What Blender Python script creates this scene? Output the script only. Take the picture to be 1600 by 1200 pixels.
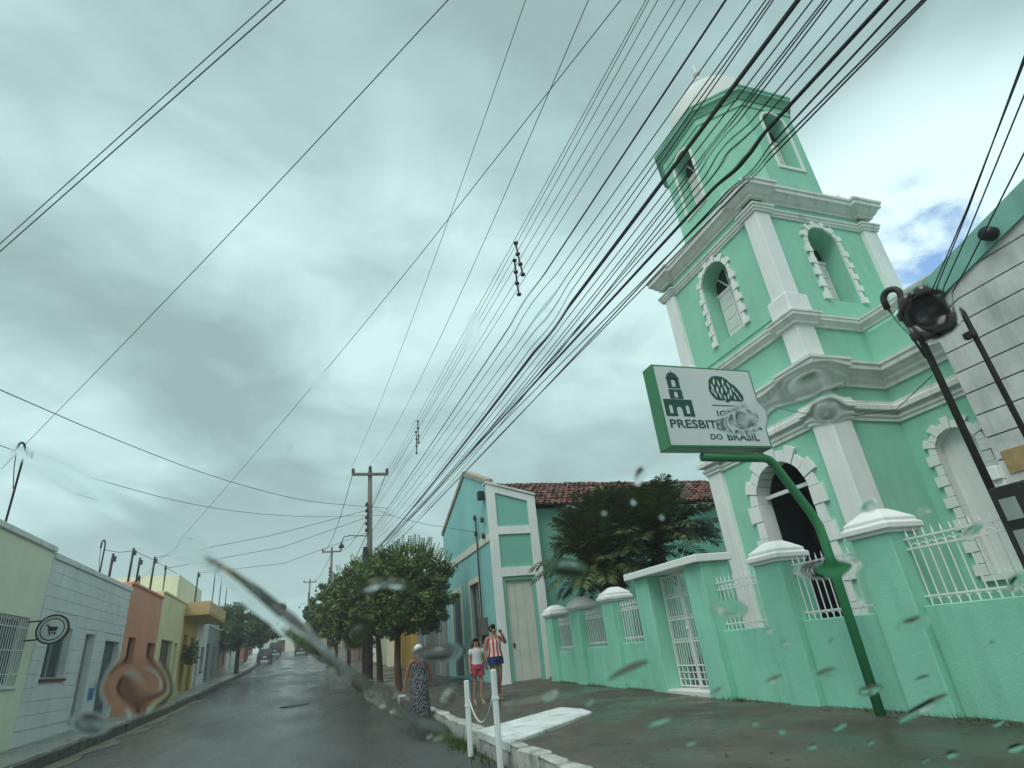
import bpy, bmesh, math, random
import numpy as np
from mathutils import Vector, Matrix
random.seed(7); rng = np.random.default_rng(11)
R = math.radians
for o in list(bpy.data.objects): bpy.data.objects.remove(o)
S = bpy.context.scene
COL = S.collection

# ------------------------------------------------------------------ camera
CAM = Vector((0.0, 0.0, 1.55))
FPX = 880.0
_u = Vector((480-800, 1045-600, FPX)).normalized()
_v = Vector((590-800, -1300-600, FPX)); _v = (_v - _u*_u.dot(_v)).normalized()
_r = _u.cross(_v)
if _r.x < 0: _r = -_r
# rows: the world axes in (right, down, forward) camera coordinates
M3 = Matrix((_r, _u, _v))
cam_d = bpy.data.cameras.new('camera'); cam = bpy.data.objects.new('camera', cam_d); COL.objects.link(cam)
rot = Matrix((M3 @ Vector((1,0,0)), M3 @ Vector((0,-1,0)), M3 @ Vector((0,0,-1)))).transposed()
cam.matrix_world = Matrix.Translation(CAM) @ rot.to_4x4()
cam_d.sensor_width = 36.0; cam_d.lens = 36.0*FPX/1600.0
cam_d.clip_start = 0.02; cam_d.clip_end = 3000
cam_d.dof.use_dof = True; cam_d.dof.focus_distance = 14.0; cam_d.dof.aperture_fstop = 3.2
S.camera = cam

# ------------------------------------------------------------------ world, sun, exposure
W = bpy.data.worlds.new('World'); S.world = W; W.use_nodes = True
nt = W.node_tree; nt.nodes.clear()
def N(t, tree=None, **k):
    n = (tree or nt).nodes.new(t)
    for a, b in k.items(): setattr(n, a, b)
    return n
SUN_DIR = Vector((-0.42, -0.36, 0.83)).normalized()
def build_world():
    L = nt.links.new
    out = N('ShaderNodeOutputWorld'); bg = N('ShaderNodeBackground'); bg.inputs[1].default_value = 0.1
    L(bg.outputs[0], out.inputs[0])
    sky = N('ShaderNodeTexSky', sky_type='NISHITA'); sky.sun_disc = False
    sky.sun_elevation = math.asin(SUN_DIR.z); sky.sun_rotation = math.atan2(SUN_DIR.x, SUN_DIR.y)
    tc = N('ShaderNodeTexCoord'); sep = N('ShaderNodeSeparateXYZ'); L(tc.outputs['Generated'], sep.inputs[0])
    def math_(op, a, b=None, c=None, clamp=False):
        m = N('ShaderNodeMath', operation=op); m.use_clamp = clamp
        for i, q in enumerate((a, b, c)):
            if q is None: continue
            if isinstance(q, (int, float)): m.inputs[i].default_value = q
            else: L(q, m.inputs[i])
        return m.outputs[0]
    zc = math_('ADD', math_('MAXIMUM', sep.outputs[2], 0.0), 0.22)
    com = N('ShaderNodeCombineXYZ'); L(math_('DIVIDE', sep.outputs[0], zc), com.inputs[0]); L(math_('DIVIDE', sep.outputs[1], zc), com.inputs[1])
    def noise(scale, detail, rough, off, dist=0.0):
        mp = N('ShaderNodeMapping'); mp.inputs['Location'].default_value = off; L(com.outputs[0], mp.inputs[0])
        n = N('ShaderNodeTexNoise'); n.inputs['Scale'].default_value = scale; n.inputs['Detail'].default_value = detail
        n.inputs['Roughness'].default_value = rough; n.inputs['Distortion'].default_value = dist
        L(mp.outputs[0], n.inputs[0]); return n.outputs[0]
    n1 = noise(.85, 6, 0.48, (3.1, 1.7, 0.0), 0.5)
    n2 = noise(3.0, 7, 0.58, (0.4, 7.7, 2.0), 0.5)
    s = math_('ADD', math_('MULTIPLY', n1, 0.74), math_('MULTIPLY', n2, 0.26))
    ramp = N('ShaderNodeValToRGB'); L(s, ramp.inputs[0])
    e = ramp.color_ramp.elements
    e[0].position = 0.41; e[0].color = (2.38, 3.42, 3.38, 1)
    e[1].position = 0.60; e[1].color = (4.85, 6.65, 6.65, 1)
    m = ramp.color_ramp.elements.new(0.5); m.color = (3.25, 4.72, 4.70, 1)
    # haze towards the horizon
    hz = math_('SUBTRACT', 1.0, math_('MULTIPLY', math_('MAXIMUM', sep.outputs[2], 0.0), 3.2), clamp=True)
    mx = N('ShaderNodeMix', data_type='RGBA'); L(math_('MULTIPLY', hz, 0.55), mx.inputs[0]); L(ramp.outputs[0], mx.inputs[6])
    mx.inputs[7].default_value = (4.6, 6.35, 6.4, 1)
    # a thin gap in the cloud deck: white cloud edge, then blue
    d0 = (M3 @ Vector((1462-800, 372-600, FPX))).normalized()
    vm = N('ShaderNodeVectorMath', operation='DOT_PRODUCT'); L(tc.outputs['Generated'], vm.inputs[0]); vm.inputs[1].default_value = d0
    def near(c0, c1):
        mr = N('ShaderNodeMapRange'); mr.interpolation_type = 'SMOOTHSTEP'; L(vm.outputs['Value'], mr.inputs[0])
        mr.inputs[1].default_value = math.cos(R(c0)); mr.inputs[2].default_value = math.cos(R(c1)); return mr.outputs[0]
    n3 = noise(5.5, 6, 0.6, (5.0, 2.2, 1.0), 0.3)
    mr = N('ShaderNodeMapRange'); L(n3, mr.inputs[0]); mr.inputs[1].default_value = 0.40; mr.inputs[2].default_value = 0.58
    white = N('ShaderNodeMix', data_type='RGBA'); L(math_('MULTIPLY', near(17, 5), 0.85), white.inputs[0]); L(mx.outputs[2], white.inputs[6]); white.inputs[7].default_value = (6.6, 8.4, 8.5, 1)
    blue = N('ShaderNodeMix', data_type='RGBA'); L(math_('MULTIPLY', near(6.5, 2.0), mr.outputs[0]), blue.inputs[0]); L(white.outputs[2], blue.inputs[6])
    sc = N('ShaderNodeVectorMath', operation='MULTIPLY'); L(sky.outputs[0], sc.inputs[0]); sc.inputs[1].default_value = (1.5, 1.7, 1.75)
    L(sc.outputs[0], blue.inputs[7])
    L(blue.outputs[2], bg.inputs[0])
build_world()
sun_d = bpy.data.lights.new('sun', 'SUN'); sun_d.energy = 1.5; sun_d.angle = R(40); sun_d.color = (1.0, 0.985, 0.95)
sun = bpy.data.objects.new('sun', sun_d); COL.objects.link(sun); sun.rotation_euler = SUN_DIR.to_track_quat('Z', 'Y').to_euler()
S.view_settings.view_transform = 'Standard'; S.view_settings.look = 'None'
S.view_settings.exposure = 0.5; S.view_settings.gamma = 1.0
S.cycles.max_bounces = 10; S.cycles.transmission_bounces = 8; S.cycles.transparent_max_bounces = 12

# ------------------------------------------------------------------ helpers
ORG = {}
def org(o):
    return ORG.get(o.name, Vector((0,0,0))) if o else Vector((0,0,0))
def tag(o, label=None, cat=None, group=None, kind=None):
    if label: o['label'] = label
    if cat: o['category'] = cat
    if group: o['group'] = group
    if kind: o['kind'] = kind
    return o
def thing(name, label, cat, loc=(0,0,0), group=None, kind=None):
    o = bpy.data.objects.new(name, None); COL.objects.link(o); o.location = loc; o.empty_display_size = .2
    ORG[o.name] = Vector(loc); return tag(o, label, cat, group, kind)
def link(name, me, parent=None, pos=None, rotz=0.0, rot=None, scale=None):
    """an object that shares mesh data, at a world position"""
    o = bpy.data.objects.new(name, me); COL.objects.link(o)
    p = Vector(pos) if pos is not None else Vector((0,0,0))
    if parent: o.parent = parent; o.location = p - org(parent)
    else: o.location = p
    o.rotation_euler = rot if rot else (0,0,rotz)
    if scale: o.scale = scale
    ORG[o.name] = p; return o
class MB:
    def __init__(s): s.v = []; s.f = []
    def add(s, vs, fs):
        n = len(s.v); s.v += [tuple(map(float, p)) for p in vs]; s.f += [tuple(i+n for i in q) for q in fs]; return s
    def box(s, x0, x1, y0, y1, z0, z1):
        return s.add([(x0,y0,z0),(x1,y0,z0),(x1,y1,z0),(x0,y1,z0),(x0,y0,z1),(x1,y0,z1),(x1,y1,z1),(x0,y1,z1)],
                     [(0,3,2,1),(4,5,6,7),(0,1,5,4),(1,2,6,5),(2,3,7,6),(3,0,4,7)])
    def prism(s, poly, P, d0, d1):
        """poly in (u, z), pushed from depth d0 to d1 through the mapping P(u, d, z)"""
        n = len(poly)
        vs = [P(u, d1, z) for u, z in poly] + [P(u, d0, z) for u, z in poly]
        fs = [tuple(range(n)), tuple(range(2*n-1, n-1, -1))] + [(i, i+n, (i+1) % n + n, (i+1) % n) for i in range(n)]
        return s.add(vs, fs)
    def tube(s, pts, r, n=8, cap=True):
        pts = [Vector(p) for p in pts]
        rs = r if isinstance(r, (list, tuple)) else [r]*len(pts)
        t = (pts[1]-pts[0]).normalized(); a = t.orthogonal().normalized(); base = len(s.v); vs = []
        for i, p in enumerate(pts):
            if 0 < i < len(pts)-1: t2 = ((pts[i+1]-p).normalized() + (p-pts[i-1]).normalized()).normalized()
            else: t2 = (pts[min(i+1, len(pts)-1)] - pts[max(i-1, 0)]).normalized()
            a = (a - t2*a.dot(t2)).normalized(); b = t2.cross(a)
            vs += [p + (a*math.cos(2*math.pi*k/n) + b*math.sin(2*math.pi*k/n))*rs[i] for k in range(n)]
        fs = []
        for i in range(len(pts)-1):
            for k in range(n):
                fs.append((i*n+k, i*n+(k+1) % n, (i+1)*n+(k+1) % n, (i+1)*n+k))
        if cap: fs += [tuple(range(n-1, -1, -1)), tuple((len(pts)-1)*n+k for k in range(n))]
        return s.add(vs, fs)
    def lathe(s, c, prof, n=20):
        c = Vector(c); vs = []; m = len(prof)
        for k in range(n):
            a = 2*math.pi*k/n
            vs += [c + Vector((r*math.cos(a), r*math.sin(a), z)) for r, z in prof]
        fs = []
        for k in range(n):
            for i in range(m-1): fs.append((k*m+i, ((k+1) % n)*m+i, ((k+1) % n)*m+i+1, k*m+i+1))
        fs.append(tuple(k*m for k in range(n-1, -1, -1))); fs.append(tuple(k*m+m-1 for k in range(n)))
        return s.add(vs, fs)
    def sweep(s, path, prof, closed=False):
        """profile of (outward, z) along a plan path, outward to the right of travel, mitred"""
        P = [Vector(p).to_2d() for p in path]; n = len(P); offs = []
        def rt(a, b): d = (b-a).normalized(); return Vector((d.y, -d.x))
        for i in range(n):
            if closed or 0 < i < n-1:
                n1 = rt(P[i-1], P[i]); n2 = rt(P[i], P[(i+1) % n]); k = n1+n2; k = k/ max(k.dot(n1), .15)
            elif i == 0: k = rt(P[0], P[1])
            else: k = rt(P[-2], P[-1])
            offs.append(k)
        m = len(prof); vs = []
        for i in range(n): vs += [(P[i].x+offs[i].x*d, P[i].y+offs[i].y*d, z) for d, z in prof]
        fs = []
        for i in range(n if closed else n-1):
            j = (i+1) % n
            for q in range(m-1): fs.append((i*m+q, i*m+q+1, j*m+q+1, j*m+q))
        if not closed: fs += [tuple(range(m)), tuple((n-1)*m+q for q in range(m-1, -1, -1))]
        return s.add(vs, fs)
    def mesh(s, name, mat, o=Vector((0,0,0)), smooth=False, bevel=0):
        me = bpy.data.meshes.new(name); me.from_pydata([(v[0]-o[0], v[1]-o[1], v[2]-o[2]) for v in s.v], [], s.f)
        bm = bmesh.new(); bm.from_mesh(me); bmesh.ops.recalc_face_normals(bm, faces=bm.faces)
        if bevel: bmesh.ops.bevel(bm, geom=[e for e in bm.edges if e.calc_face_angle(0) > .6], offset=bevel, segments=1, affect='EDGES', clamp_overlap=True)
        bm.to_mesh(me); bm.free(); me.validate()
        for m in (mat if isinstance(mat, (list, tuple)) else [mat]): me.materials.append(m)
        if smooth:
            for p in me.polygons: p.use_smooth = True
        me.update(); return me
    def build(s, name, mat, parent=None, smooth=False, bevel=0):
        if parent:
            o = Vector(org(parent))
        else:
            a = np.array(s.v); o = Vector(((a[:,0].min()+a[:,0].max())/2, (a[:,1].min()+a[:,1].max())/2, a[:,2].min()))
        me = s.mesh(name, mat, o, smooth, bevel); ob = bpy.data.objects.new(name, me); COL.objects.link(ob)
        if parent: ob.parent = parent
        else: ob.location = o
        ORG[ob.name] = o; return ob
def raw_mesh(name, verts, faces, mat, smooth=False):
    me = bpy.data.meshes.new(name); verts = np.asarray(verts, np.float32); faces = np.asarray(faces, np.int32)
    k = faces.shape[1]; me.vertices.add(len(verts)); me.vertices.foreach_set('co', verts.ravel())
    me.loops.add(faces.size); me.loops.foreach_set('vertex_index', faces.ravel())
    me.polygons.add(len(faces)); me.polygons.foreach_set('loop_start', np.arange(0, faces.size, k, dtype=np.int32))
    me.update(calc_edges=True); me.validate(); me.materials.append(mat)
    if smooth: me.polygons.foreach_set('use_smooth', np.ones(len(faces), bool))
    return me
def pix(px, py, ax, val):
    d = M3 @ Vector((px-800, py-600, FPX)); i = 'xyz'.index(ax); t = (val-CAM[i])/d[i]; return CAM + d*t

# ------------------------------------------------------------------ materials
MATS = {}
def mat(name, col, rough=.7, var=.12, scale=2.5, bump=.0, bscale=60, stain=0., stain_col=(.05,.055,.04), island=0., spec=.3, metal=0., streak=True, rvar=0.):
    if name in MATS: return MATS[name]
    m = bpy.data.materials.new(name); m.use_nodes = True; t = m.node_tree; L = t.links.new
    b = t.nodes['Principled BSDF']; b.inputs['Roughness'].default_value = rough; b.inputs['Metallic'].default_value = metal
    b.inputs['Specular IOR Level'].default_value = spec
    g = N('ShaderNodeNewGeometry', t)
    def noise(sc, det, vec=None, ro=.6):
        n = N('ShaderNodeTexNoise', t); n.inputs['Scale'].default_value = sc; n.inputs['Detail'].default_value = det; n.inputs['Roughness'].default_value = ro
        L(vec or g.outputs['Position'], n.inputs[0]); return n.outputs[0]
    def mr(x, a, b_, c, d):
        n = N('ShaderNodeMapRange', t); L(x, n.inputs[0])
        for i, q in enumerate((a, b_, c, d)): n.inputs[i+1].default_value = q
        return n.outputs[0]
    hv = N('ShaderNodeHueSaturation', t); hv.inputs['Color'].default_value = (*col, 1)
    v = mr(noise(scale, 6), .3, .7, 1-var, 1+var)
    if island:
        oi = N('ShaderNodeObjectInfo', t); fr = N('ShaderNodeMath', t, operation='ADD'); L(oi.outputs['Random'], fr.inputs[0]); L(g.outputs['Random Per Island'], fr.inputs[1])
        fc_ = N('ShaderNodeMath', t, operation='FRACT'); L(fr.outputs[0], fc_.inputs[0]); rnd = fc_.outputs[0]
        mu = N('ShaderNodeMath', t, operation='MULTIPLY'); L(v, mu.inputs[0]); L(mr(rnd, 0, 1, 1-island, 1+island), mu.inputs[1]); v = mu.outputs[0]
        L(mr(rnd, 0, 1, .5+.035*island, .5-.05*island), hv.inputs['Hue'])
    L(v, hv.inputs['Value']); c = hv.outputs[0]
    if stain:
        mp = N('ShaderNodeMapping', t); mp.inputs['Scale'].default_value = (2.2, 2.2, .35 if streak else 2.2); L(g.outputs['Position'], mp.inputs[0])
        mx = N('ShaderNodeMix', t, data_type='RGBA'); mx.inputs[7].default_value = (*stain_col, 1)
        L(mr(noise(1.6, 8, mp.outputs[0], .68), .50, .78, 0, stain), mx.inputs[0]); L(c, mx.inputs[6]); c = mx.outputs[2]
    L(c, b.inputs['Base Color'])
    if rvar: L(mr(noise(scale*.6, 5), .35, .65, max(rough-rvar, .02), min(rough+rvar, 1)), b.inputs['Roughness'])
    if bump:
        bp = N('ShaderNodeBump', t); bp.inputs['Strength'].default_value = bump; bp.inputs['Distance'].default_value = .02
        L(noise(bscale, 5), bp.inputs['Height']); L(bp.outputs[0], b.inputs['Normal'])
    MATS[name] = m; return m
M_GREEN = mat('mint_plaster', (.275,.590,.450), .75, .08, .9, .18, 34, .38, (.16,.33,.25))
M_GREEN2 = mat('wall_mint_plaster', (.255,.595,.455), .75, .10, .8, .25, 24, .50, (.13,.27,.20))
M_WHITE = mat('white_paint', (.78,.80,.78), .6, .05, 1.5, .10, 40, .30, (.42,.43,.40))
M_WHITE2 = mat('white_trim', (.70,.72,.69), .65, .08, 1.5, .12, 40, .6, (.27,.265,.23))
M_DKGREEN = mat('shaded_cornice_green', (.19,.45,.33), .7, .08, 2, .1, 40, .35, (.05,.12,.08))  # darkened mint: the cornice's underside shade is put into its colour
M_DOME = mat('pale_dome_plaster', (.62,.65,.62), .7, .07, 2, .1, 30, .25, (.4,.4,.36))
M_TEAL = mat('teal_plaster', (.24,.52,.50), .75, .08, .8, .15, 30, .22, (.12,.25,.24))
M_TEALG = mat('sea_green_plaster', (.20,.47,.375), .75, .06, .8, .15, 30, .15, (.11,.25,.19))
M_CREAMTRIM = mat('cream_trim', (.66,.66,.54), .7, .06, 2, .1, 40, .25, (.35,.33,.25))
M_DARK = mat('interior_shade_black', (.012,.014,.018), .5, .3, 3)  # near-black stands for the shade inside the open doorway
M_GLASS = mat('dark_window_glass', (.02,.028,.03), .06, .1, 2, spec=.6)
M_IRON = mat('white_painted_iron', (.74,.77,.76), .45, .05, 4, stain=.25, stain_col=(.30,.24,.17))
M_SIGNG = mat('sign_green_metal', (.035,.21,.085), .35, .05, 4, spec=.5)
M_SIGNW = mat('sign_white_panel', (.62,.68,.67), .4, .04, 2, stain=.15, stain_col=(.4,.43,.4))
M_SIGNT = mat('sign_dark_green_print', (.022,.085,.06), .5, .03, 4)
M_BLACK = mat('black_cable', (.012,.012,.016), .45, .1, 8)
M_CABLE = mat('grey_cable', (.06,.065,.07), .5, .15, 8)
M_PIPE = mat('dark_steel_pipe', (.028,.026,.026), .5, .25, 6, stain=.3, stain_col=(.10,.06,.035))
M_POLE = mat('weathered_concrete_pole', (.15,.13,.115), .85, .2, 3, .3, 20, .4, (.05,.045,.04))
M_INSUL = mat('brown_porcelain', (.03,.02,.018), .2, .1, 8, spec=.6)
M_TILE = mat('clay_roof_tile', (.140,.070,.048), .9, .35, 5, .4, 40, .95, (.022,.018,.016), island=.65, streak=False)
M_TRUNK = mat('tree_bark', (.085,.052,.036), .9, .3, 5, .6, 18)
M_LEAF = mat('ficus_leaf', (.080,.128,.030), .5, .42, 1.6, island=.6, spec=.35)
M_LEAFD = mat('dark_ficus_leaf', (.050,.098,.024), .5, .2, 1.2, island=.5, spec=.35)
M_PALM = mat('palm_leaflet', (.082,.118,.042), .45, .3, 1.4, island=.5, spec=.4)
M_PALMT = mat('palm_trunk', (.06,.042,.03), .9, .3, 8, .7, 22)
M_GRASS = mat('verge_grass', (.05,.10,.022), .7, .2, 2, island=.5)
M_BOLL = mat('white_bollard_paint', (.66,.71,.70), .5, .05, 4, stain=.3, stain_col=(.3,.3,.27))
M_ROPE = mat('pale_rope', (.5,.48,.42), .8, .1, 20)
M_WHITEWASH = mat('whitewashed_concrete', (.62,.66,.64), .7, .12, 3, .3, 22, .9, (.16,.16,.14), streak=False)
M_KERB = mat('worn_whitewashed_kerb', (.40,.41,.38), .8, .25, 3, .5, 14, .95, (.075,.072,.06), streak=False)
M_KERB2 = mat('grimy_kerb_stone', (.12,.115,.10), .7, .3, 3, .5, 14, .8, (.03,.032,.026), streak=False)
def ground_mat(name, c1, c2, r1, r2, sc, bump=.3, c3=None, stretch=(1,1,1)):
    m = bpy.data.materials.new(name); m.use_nodes = True; t = m.node_tree; L = t.links.new; b = t.nodes['Principled BSDF']
    g = N('ShaderNodeNewGeometry', t); mp = N('ShaderNodeMapping', t); mp.inputs['Scale'].default_value = stretch; L(g.outputs['Position'], mp.inputs[0])
    def noise(s_, d, v, ro=.6):
        n = N('ShaderNodeTexNoise', t); n.inputs['Scale'].default_value = s_; n.inputs['Detail'].default_value = d; n.inputs['Roughness'].default_value = ro; L(v, n.inputs[0]); return n.outputs[0]
    def mr(x, a, b_, c, d):
        n = N('ShaderNodeMapRange', t); L(x, n.inputs[0])
        for i, q in enumerate((a, b_, c, d)): n.inputs[i+1].default_value = q
        return n.outputs[0]
    big = noise(sc, 7, mp.outputs[0], .62); fine = noise(55, 4, g.outputs['Position'], .7)
    mx = N('ShaderNodeMix', t, data_type='RGBA'); L(mr(big, .36, .66, 0, 1), mx.inputs[0]); mx.inputs[6].default_value = (*c1, 1); mx.inputs[7].default_value = (*c2, 1)
    c = mx.outputs[2]
    if c3:
        m3 = N('ShaderNodeMix', t, data_type='RGBA'); L(mr(noise(sc*2.3, 6, mp.outputs[0]), .55, .72, 0, .8), m3.inputs[0]); L(c, m3.inputs[6]); m3.inputs[7].default_value = (*c3, 1); c = m3.outputs[2]
    hv = N('ShaderNodeHueSaturation', t); L(c, hv.inputs['Color']); L(mr(fine, .3, .7, .72, 1.28), hv.inputs['Value']); L(hv.outputs[0], b.inputs['Base Color'])
    L(mr(noise(sc*1.1, 5, mp.outputs[0], .5), .38, .62, r1, r2), b.inputs['Roughness']); b.inputs['Specular IOR Level'].default_value = .5
    bp = N('ShaderNodeBump', t); bp.inputs['Strength'].default_value = bump; bp.inputs['Distance'].default_value = .012; L(fine, bp.inputs['Height']); L(bp.outputs[0], b.inputs['Normal'])
    return m
M_ROAD = ground_mat('wet_asphalt', (.040,.043,.042), (.078,.080,.076), .09, .45, .45, .8, c3=(.026,.028,.027), stretch=(1.4,.5,1))
M_PAVE = ground_mat('wet_earthy_concrete', (.050,.043,.033), (.100,.086,.066), .18, .65, .8, .6, c3=(.028,.036,.018))
M_PAVEL = ground_mat('wet_grey_concrete', (.22,.225,.205), (.38,.385,.355), .12, .6, .5, .3, c3=(.055,.05,.04))
M_EARTH = ground_mat('damp_earth', (.06,.05,.035), (.09,.085,.05), .7, .95, .6, .6)
M_SAND = ground_mat('sandy_gutter_silt', (.11,.095,.065), (.18,.155,.11), .5, .9, 2.0, .6)

# ------------------------------------------------------------------ terrain
_py = [-12, 0, 5, 9.4, 18, 30, 38, 60, 75, 85, 95, 105, 120, 160, 400]
_pz = [-.05, .03, .09, .13, .27, .55, .80, 1.62, 2.22, 2.85, 3.60, 4.25, 4.7, 4.8, 4.8]
def zr(y): return float(np.interp(y, _py, _pz))
def kr(y): return float(np.interp(y, [-12, 30, 62, 95, 120, 160], [2.55, 2.6, 2.05, .2, -2.0, -7]))
def kl(y): return float(np.interp(y, [-12, 60, 85, 105, 120, 160], [-5.2, -5.2, -5.7, -7.0, -8.6, -13.5]))
PV = .24
def strip(name, xa, xb, ys, zf, m, nx=8):
    vs, fs = [], []
    for y in ys:
        for k in range(nx+1):
            x = xa(y)+(xb(y)-xa(y))*k/nx; vs.append((x, y, zf(x, y)))
    for j in range(len(ys)-1):
        for k in range(nx): a = j*(nx+1)+k; fs.append((a, a+1, a+nx+2, a+nx+1))
    o = link(name, raw_mesh(name, vs, fs, m, True)); o['kind'] = 'structure'; return o
YS = [-12+i*1.0 for i in range(0, 180)]
strip('ground', lambda y: -600, lambda y: 600, [-400, -12]+YS[1::6]+[200, 400, 900], lambda x, y: zr(y)-.12, M_EARTH, 24)
def road_z(x, y):
    c = (kl(y)+kr(y))/2; h = (kr(y)-kl(y))/2
    return zr(y) + .05*(1-((x-c)/h)**2) - .03 + .012*math.sin(x*1.7+y*.3)
strip('road', kl, kr, YS, road_z, M_ROAD, 14)
strip('pavement_right', kr, lambda y: 7.6, YS[:130], lambda x, y: zr(y)+PV+.012*math.sin(x*2+y*1.1), M_PAVE, 8)
strip('pavement_left', lambda y: min(-7.3, kl(y)-1.6), kl, YS, lambda x, y: zr(y)+.2, M_PAVEL, 4)
strip('church_yard', lambda y: 7.1, lambda y: 30, YS[:34], lambda x, y: zr(y)+PV+.06, M_PAVE, 6)
# silt lying in the left gutter
strip('gutter_silt', lambda y: kl(y)+.02, lambda y: kl(y)+.35+.25*math.sin(y*.9)**2+.15*math.sin(y*2.3), [10+i*.5 for i in range(50)], lambda x, y: road_z(x, y)+.012, M_SAND, 3)

def kerb(name, xf, side, y0, y1, ystop, label_mat, h):
    root = bpy.data.objects.new(name, None); COL.objects.link(root); root['kind'] = 'structure'; ORG[root.name] = Vector((0,0,0))
    y = y0; i = 0
    while y < ystop:
        ln = random.uniform(.5, .85); x = xf(y+ln/2); z = zr(y+ln/2)
        w = .2; j = lambda: random.uniform(-.018, .018)
        bmx = MB(); c = [(sx*w/2, sy*(ln/2-.012), sz) for sz in (-.25, h) for sx, sy in ((-1,-1),(1,-1),(1,1),(-1,1))]
        c = [(a+j(), b+j()*.6, d+(j() if d > 0 else 0)) for a, b, d in c]
        bmx.add(c, [(0,3,2,1),(4,5,6,7),(0,1,5,4),(1,2,6,5),(2,3,7,6),(3,0,4,7)])
        m = label_mat(y); me = bmx.mesh('kerb_stone', m, bevel=.02)
        link('kerb_stone', me, root, (x+side*w/2, y+ln/2, z)); y += ln+.01; i += 1
    rest = MB()
    while y < y1:
        x = xf(y); x2 = xf(y+3); rest.add([(x, y, zr(y)-.2), (x+side*.2, y, zr(y)-.2), (x2+side*.2, y+3, zr(y+3)-.2), (x2, y+3, zr(y+3)-.2), (x, y, zr(y)+h), (x+side*.2, y, zr(y)+h), (x2+side*.2, y+3, zr(y+3)+h), (x2, y+3, zr(y+3)+h)],
                 [(0,3,2,1),(4,5,6,7),(0,1,5,4),(1,2,6,5),(2,3,7,6),(3,0,4,7)]); y += 3
    r = rest.build('kerb_far', M_KERB2, root); r['kind'] = 'stuff'
kerb('kerb_right', kr, 1, 2.0, 110, 34, lambda y: M_KERB if 5 < y < 14.5 or random.random() < .3 else M_KERB2, PV+.025)
kerb('kerb_left', kl, -1, 8.0, 120, 46, lambda y: M_KERB2, .215)

# ------------------------------------------------------------------ arched openings
def arc(uc, r, zs, a0, a1, n): return [(uc+r*math.cos(a0+(a1-a0)*i/n), zs+r*math.sin(a0+(a1-a0)*i/n)) for i in range(n+1)]
def arch_wall(mb, P, u0, u1, z0, z1, uc, w, zs, zsp, depth, n=14):
    r = w/2; a, b = uc-r, uc+r; ar = arc(uc, r, zsp, math.pi, 0, n)
    q = lambda *p: mb.add([P(u, 0, z) for u, z in p], [tuple(range(len(p)))])
    q((u0,z0),(a,z0),(a,z1),(u0,z1)); q((b,z0),(u1,z0),(u1,z1),(b,z1))
    if zs > z0: q((a,z0),(b,z0),(b,zs),(a,zs))
    for i in range(n): q(ar[i], ar[i+1], (ar[i+1][0], z1), (ar[i][0], z1))
    ol = [(a,zs)]+ar+[(b,zs)]
    for i in range(len(ol)):
        p, s_ = ol[i], ol[(i+1) % len(ol)]
        mb.add([P(p[0],0,p[1]), P(s_[0],0,s_[1]), P(s_[0],-depth,s_[1]), P(p[0],-depth,p[1])], [(0,1,2,3)])
def quad_wall(mb, P, u0, u1, z0, z1): mb.add([P(u0,0,z0),P(u1,0,z0),P(u1,0,z1),P(u0,0,z1)], [(0,1,2,3)])
def surround(parent, P, uc, w, zs, zsp, hb, w1, w2, nv, m, proud=.045, vary=0.0):
    r = w/2; nrow = max(1, round((zsp-zs)/hb)); h = (zsp-zs)/nrow
    for s_ in (-1, 1):
        for k in range(nrow):
            ww = (w1 if k % 2 else w2); u0, u1 = sorted((uc+s_*(r+.004), uc+s_*(r+ww))); pr = proud*(1 if k % 2 else 1.3)
            MB().prism([(u0, zs+k*h+.006), (u1, zs+k*h+.006), (u1, zs+(k+1)*h-.006), (u0, zs+(k+1)*h-.006)], P, -.02, pr).build('surround_block', m, parent)
    for k in range(nv):
        a0, a1 = math.pi-math.pi*k/nv, math.pi-math.pi*(k+1)/nv; g = .012; ww = (w2 if k % 2 else w1)*(1.25 if vary and k == nv//2 else 1)
        poly = arc(uc, r+.004, zsp, a0-g, a1+g, 3) + arc(uc, r+ww, zsp, a1+g, a0-g, 3)
        MB().prism(poly, P, -.02, proud*(1.3 if k % 2 else 1)).build('surround_block', m, parent)
def arch_fill(parent, P, uc, w, zs, zsp, depth, shutter_top, n=12):
    """white leaf shutters below, dark fanlight with glazing bars above"""
    r = w/2; d = -depth
    MB().prism([(uc-r, zs)] + arc(uc, r, zsp, math.pi, 0, n) + [(uc+r, zs)], P, d-.05, d-.02).build('pane', M_GLASS, parent)
    for s_ in (-1, 1):
        u0, u1 = sorted((uc+s_*.012, uc+s_*(r-.02)))
        sh = MB().prism([(u0, zs+.02), (u1, zs+.02), (u1, shutter_top), (u0, shutter_top)], P, d-.02, d+.03).build('shutter', M_WHITE, parent)
        k = 4; hh = (shutter_top-zs-.2)/k
        for i in range(k):
            MB().prism([(u0+.06, zs+.1+i*hh), (u1-.06, zs+.1+i*hh), (u1-.06, zs+.1+(i+.82)*hh), (u0+.06, zs+.1+(i+.82)*hh)], P, d+.028, d+.045).build('shutter_panel', M_WHITE2, sh)
    fr = MB().prism([(uc-r, shutter_top), (uc+r, shutter_top), (uc+r, shutter_top+.09), (uc-r, shutter_top+.09)], P, d-.02, d+.05)
    for a in (45, 90, 135):
        e = (uc+math.cos(R(a))*r, max(zsp, shutter_top)+math.sin(R(a))*r*.98); b = (uc, shutter_top+.05)
        n_ = Vector((-(e[1]-b[1]), e[0]-b[0])).normalized()*.018
        fr.prism([(b[0]-n_.x, b[1]-n_.y), (b[0]+n_.x, b[1]+n_.y), (e[0]+n_.x, e[1]+n_.y), (e[0]-n_.x, e[1]-n_.y)], P, d-.02, d+.025)
    fr.build('fanlight_frame', M_WHITE, parent)

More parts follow.
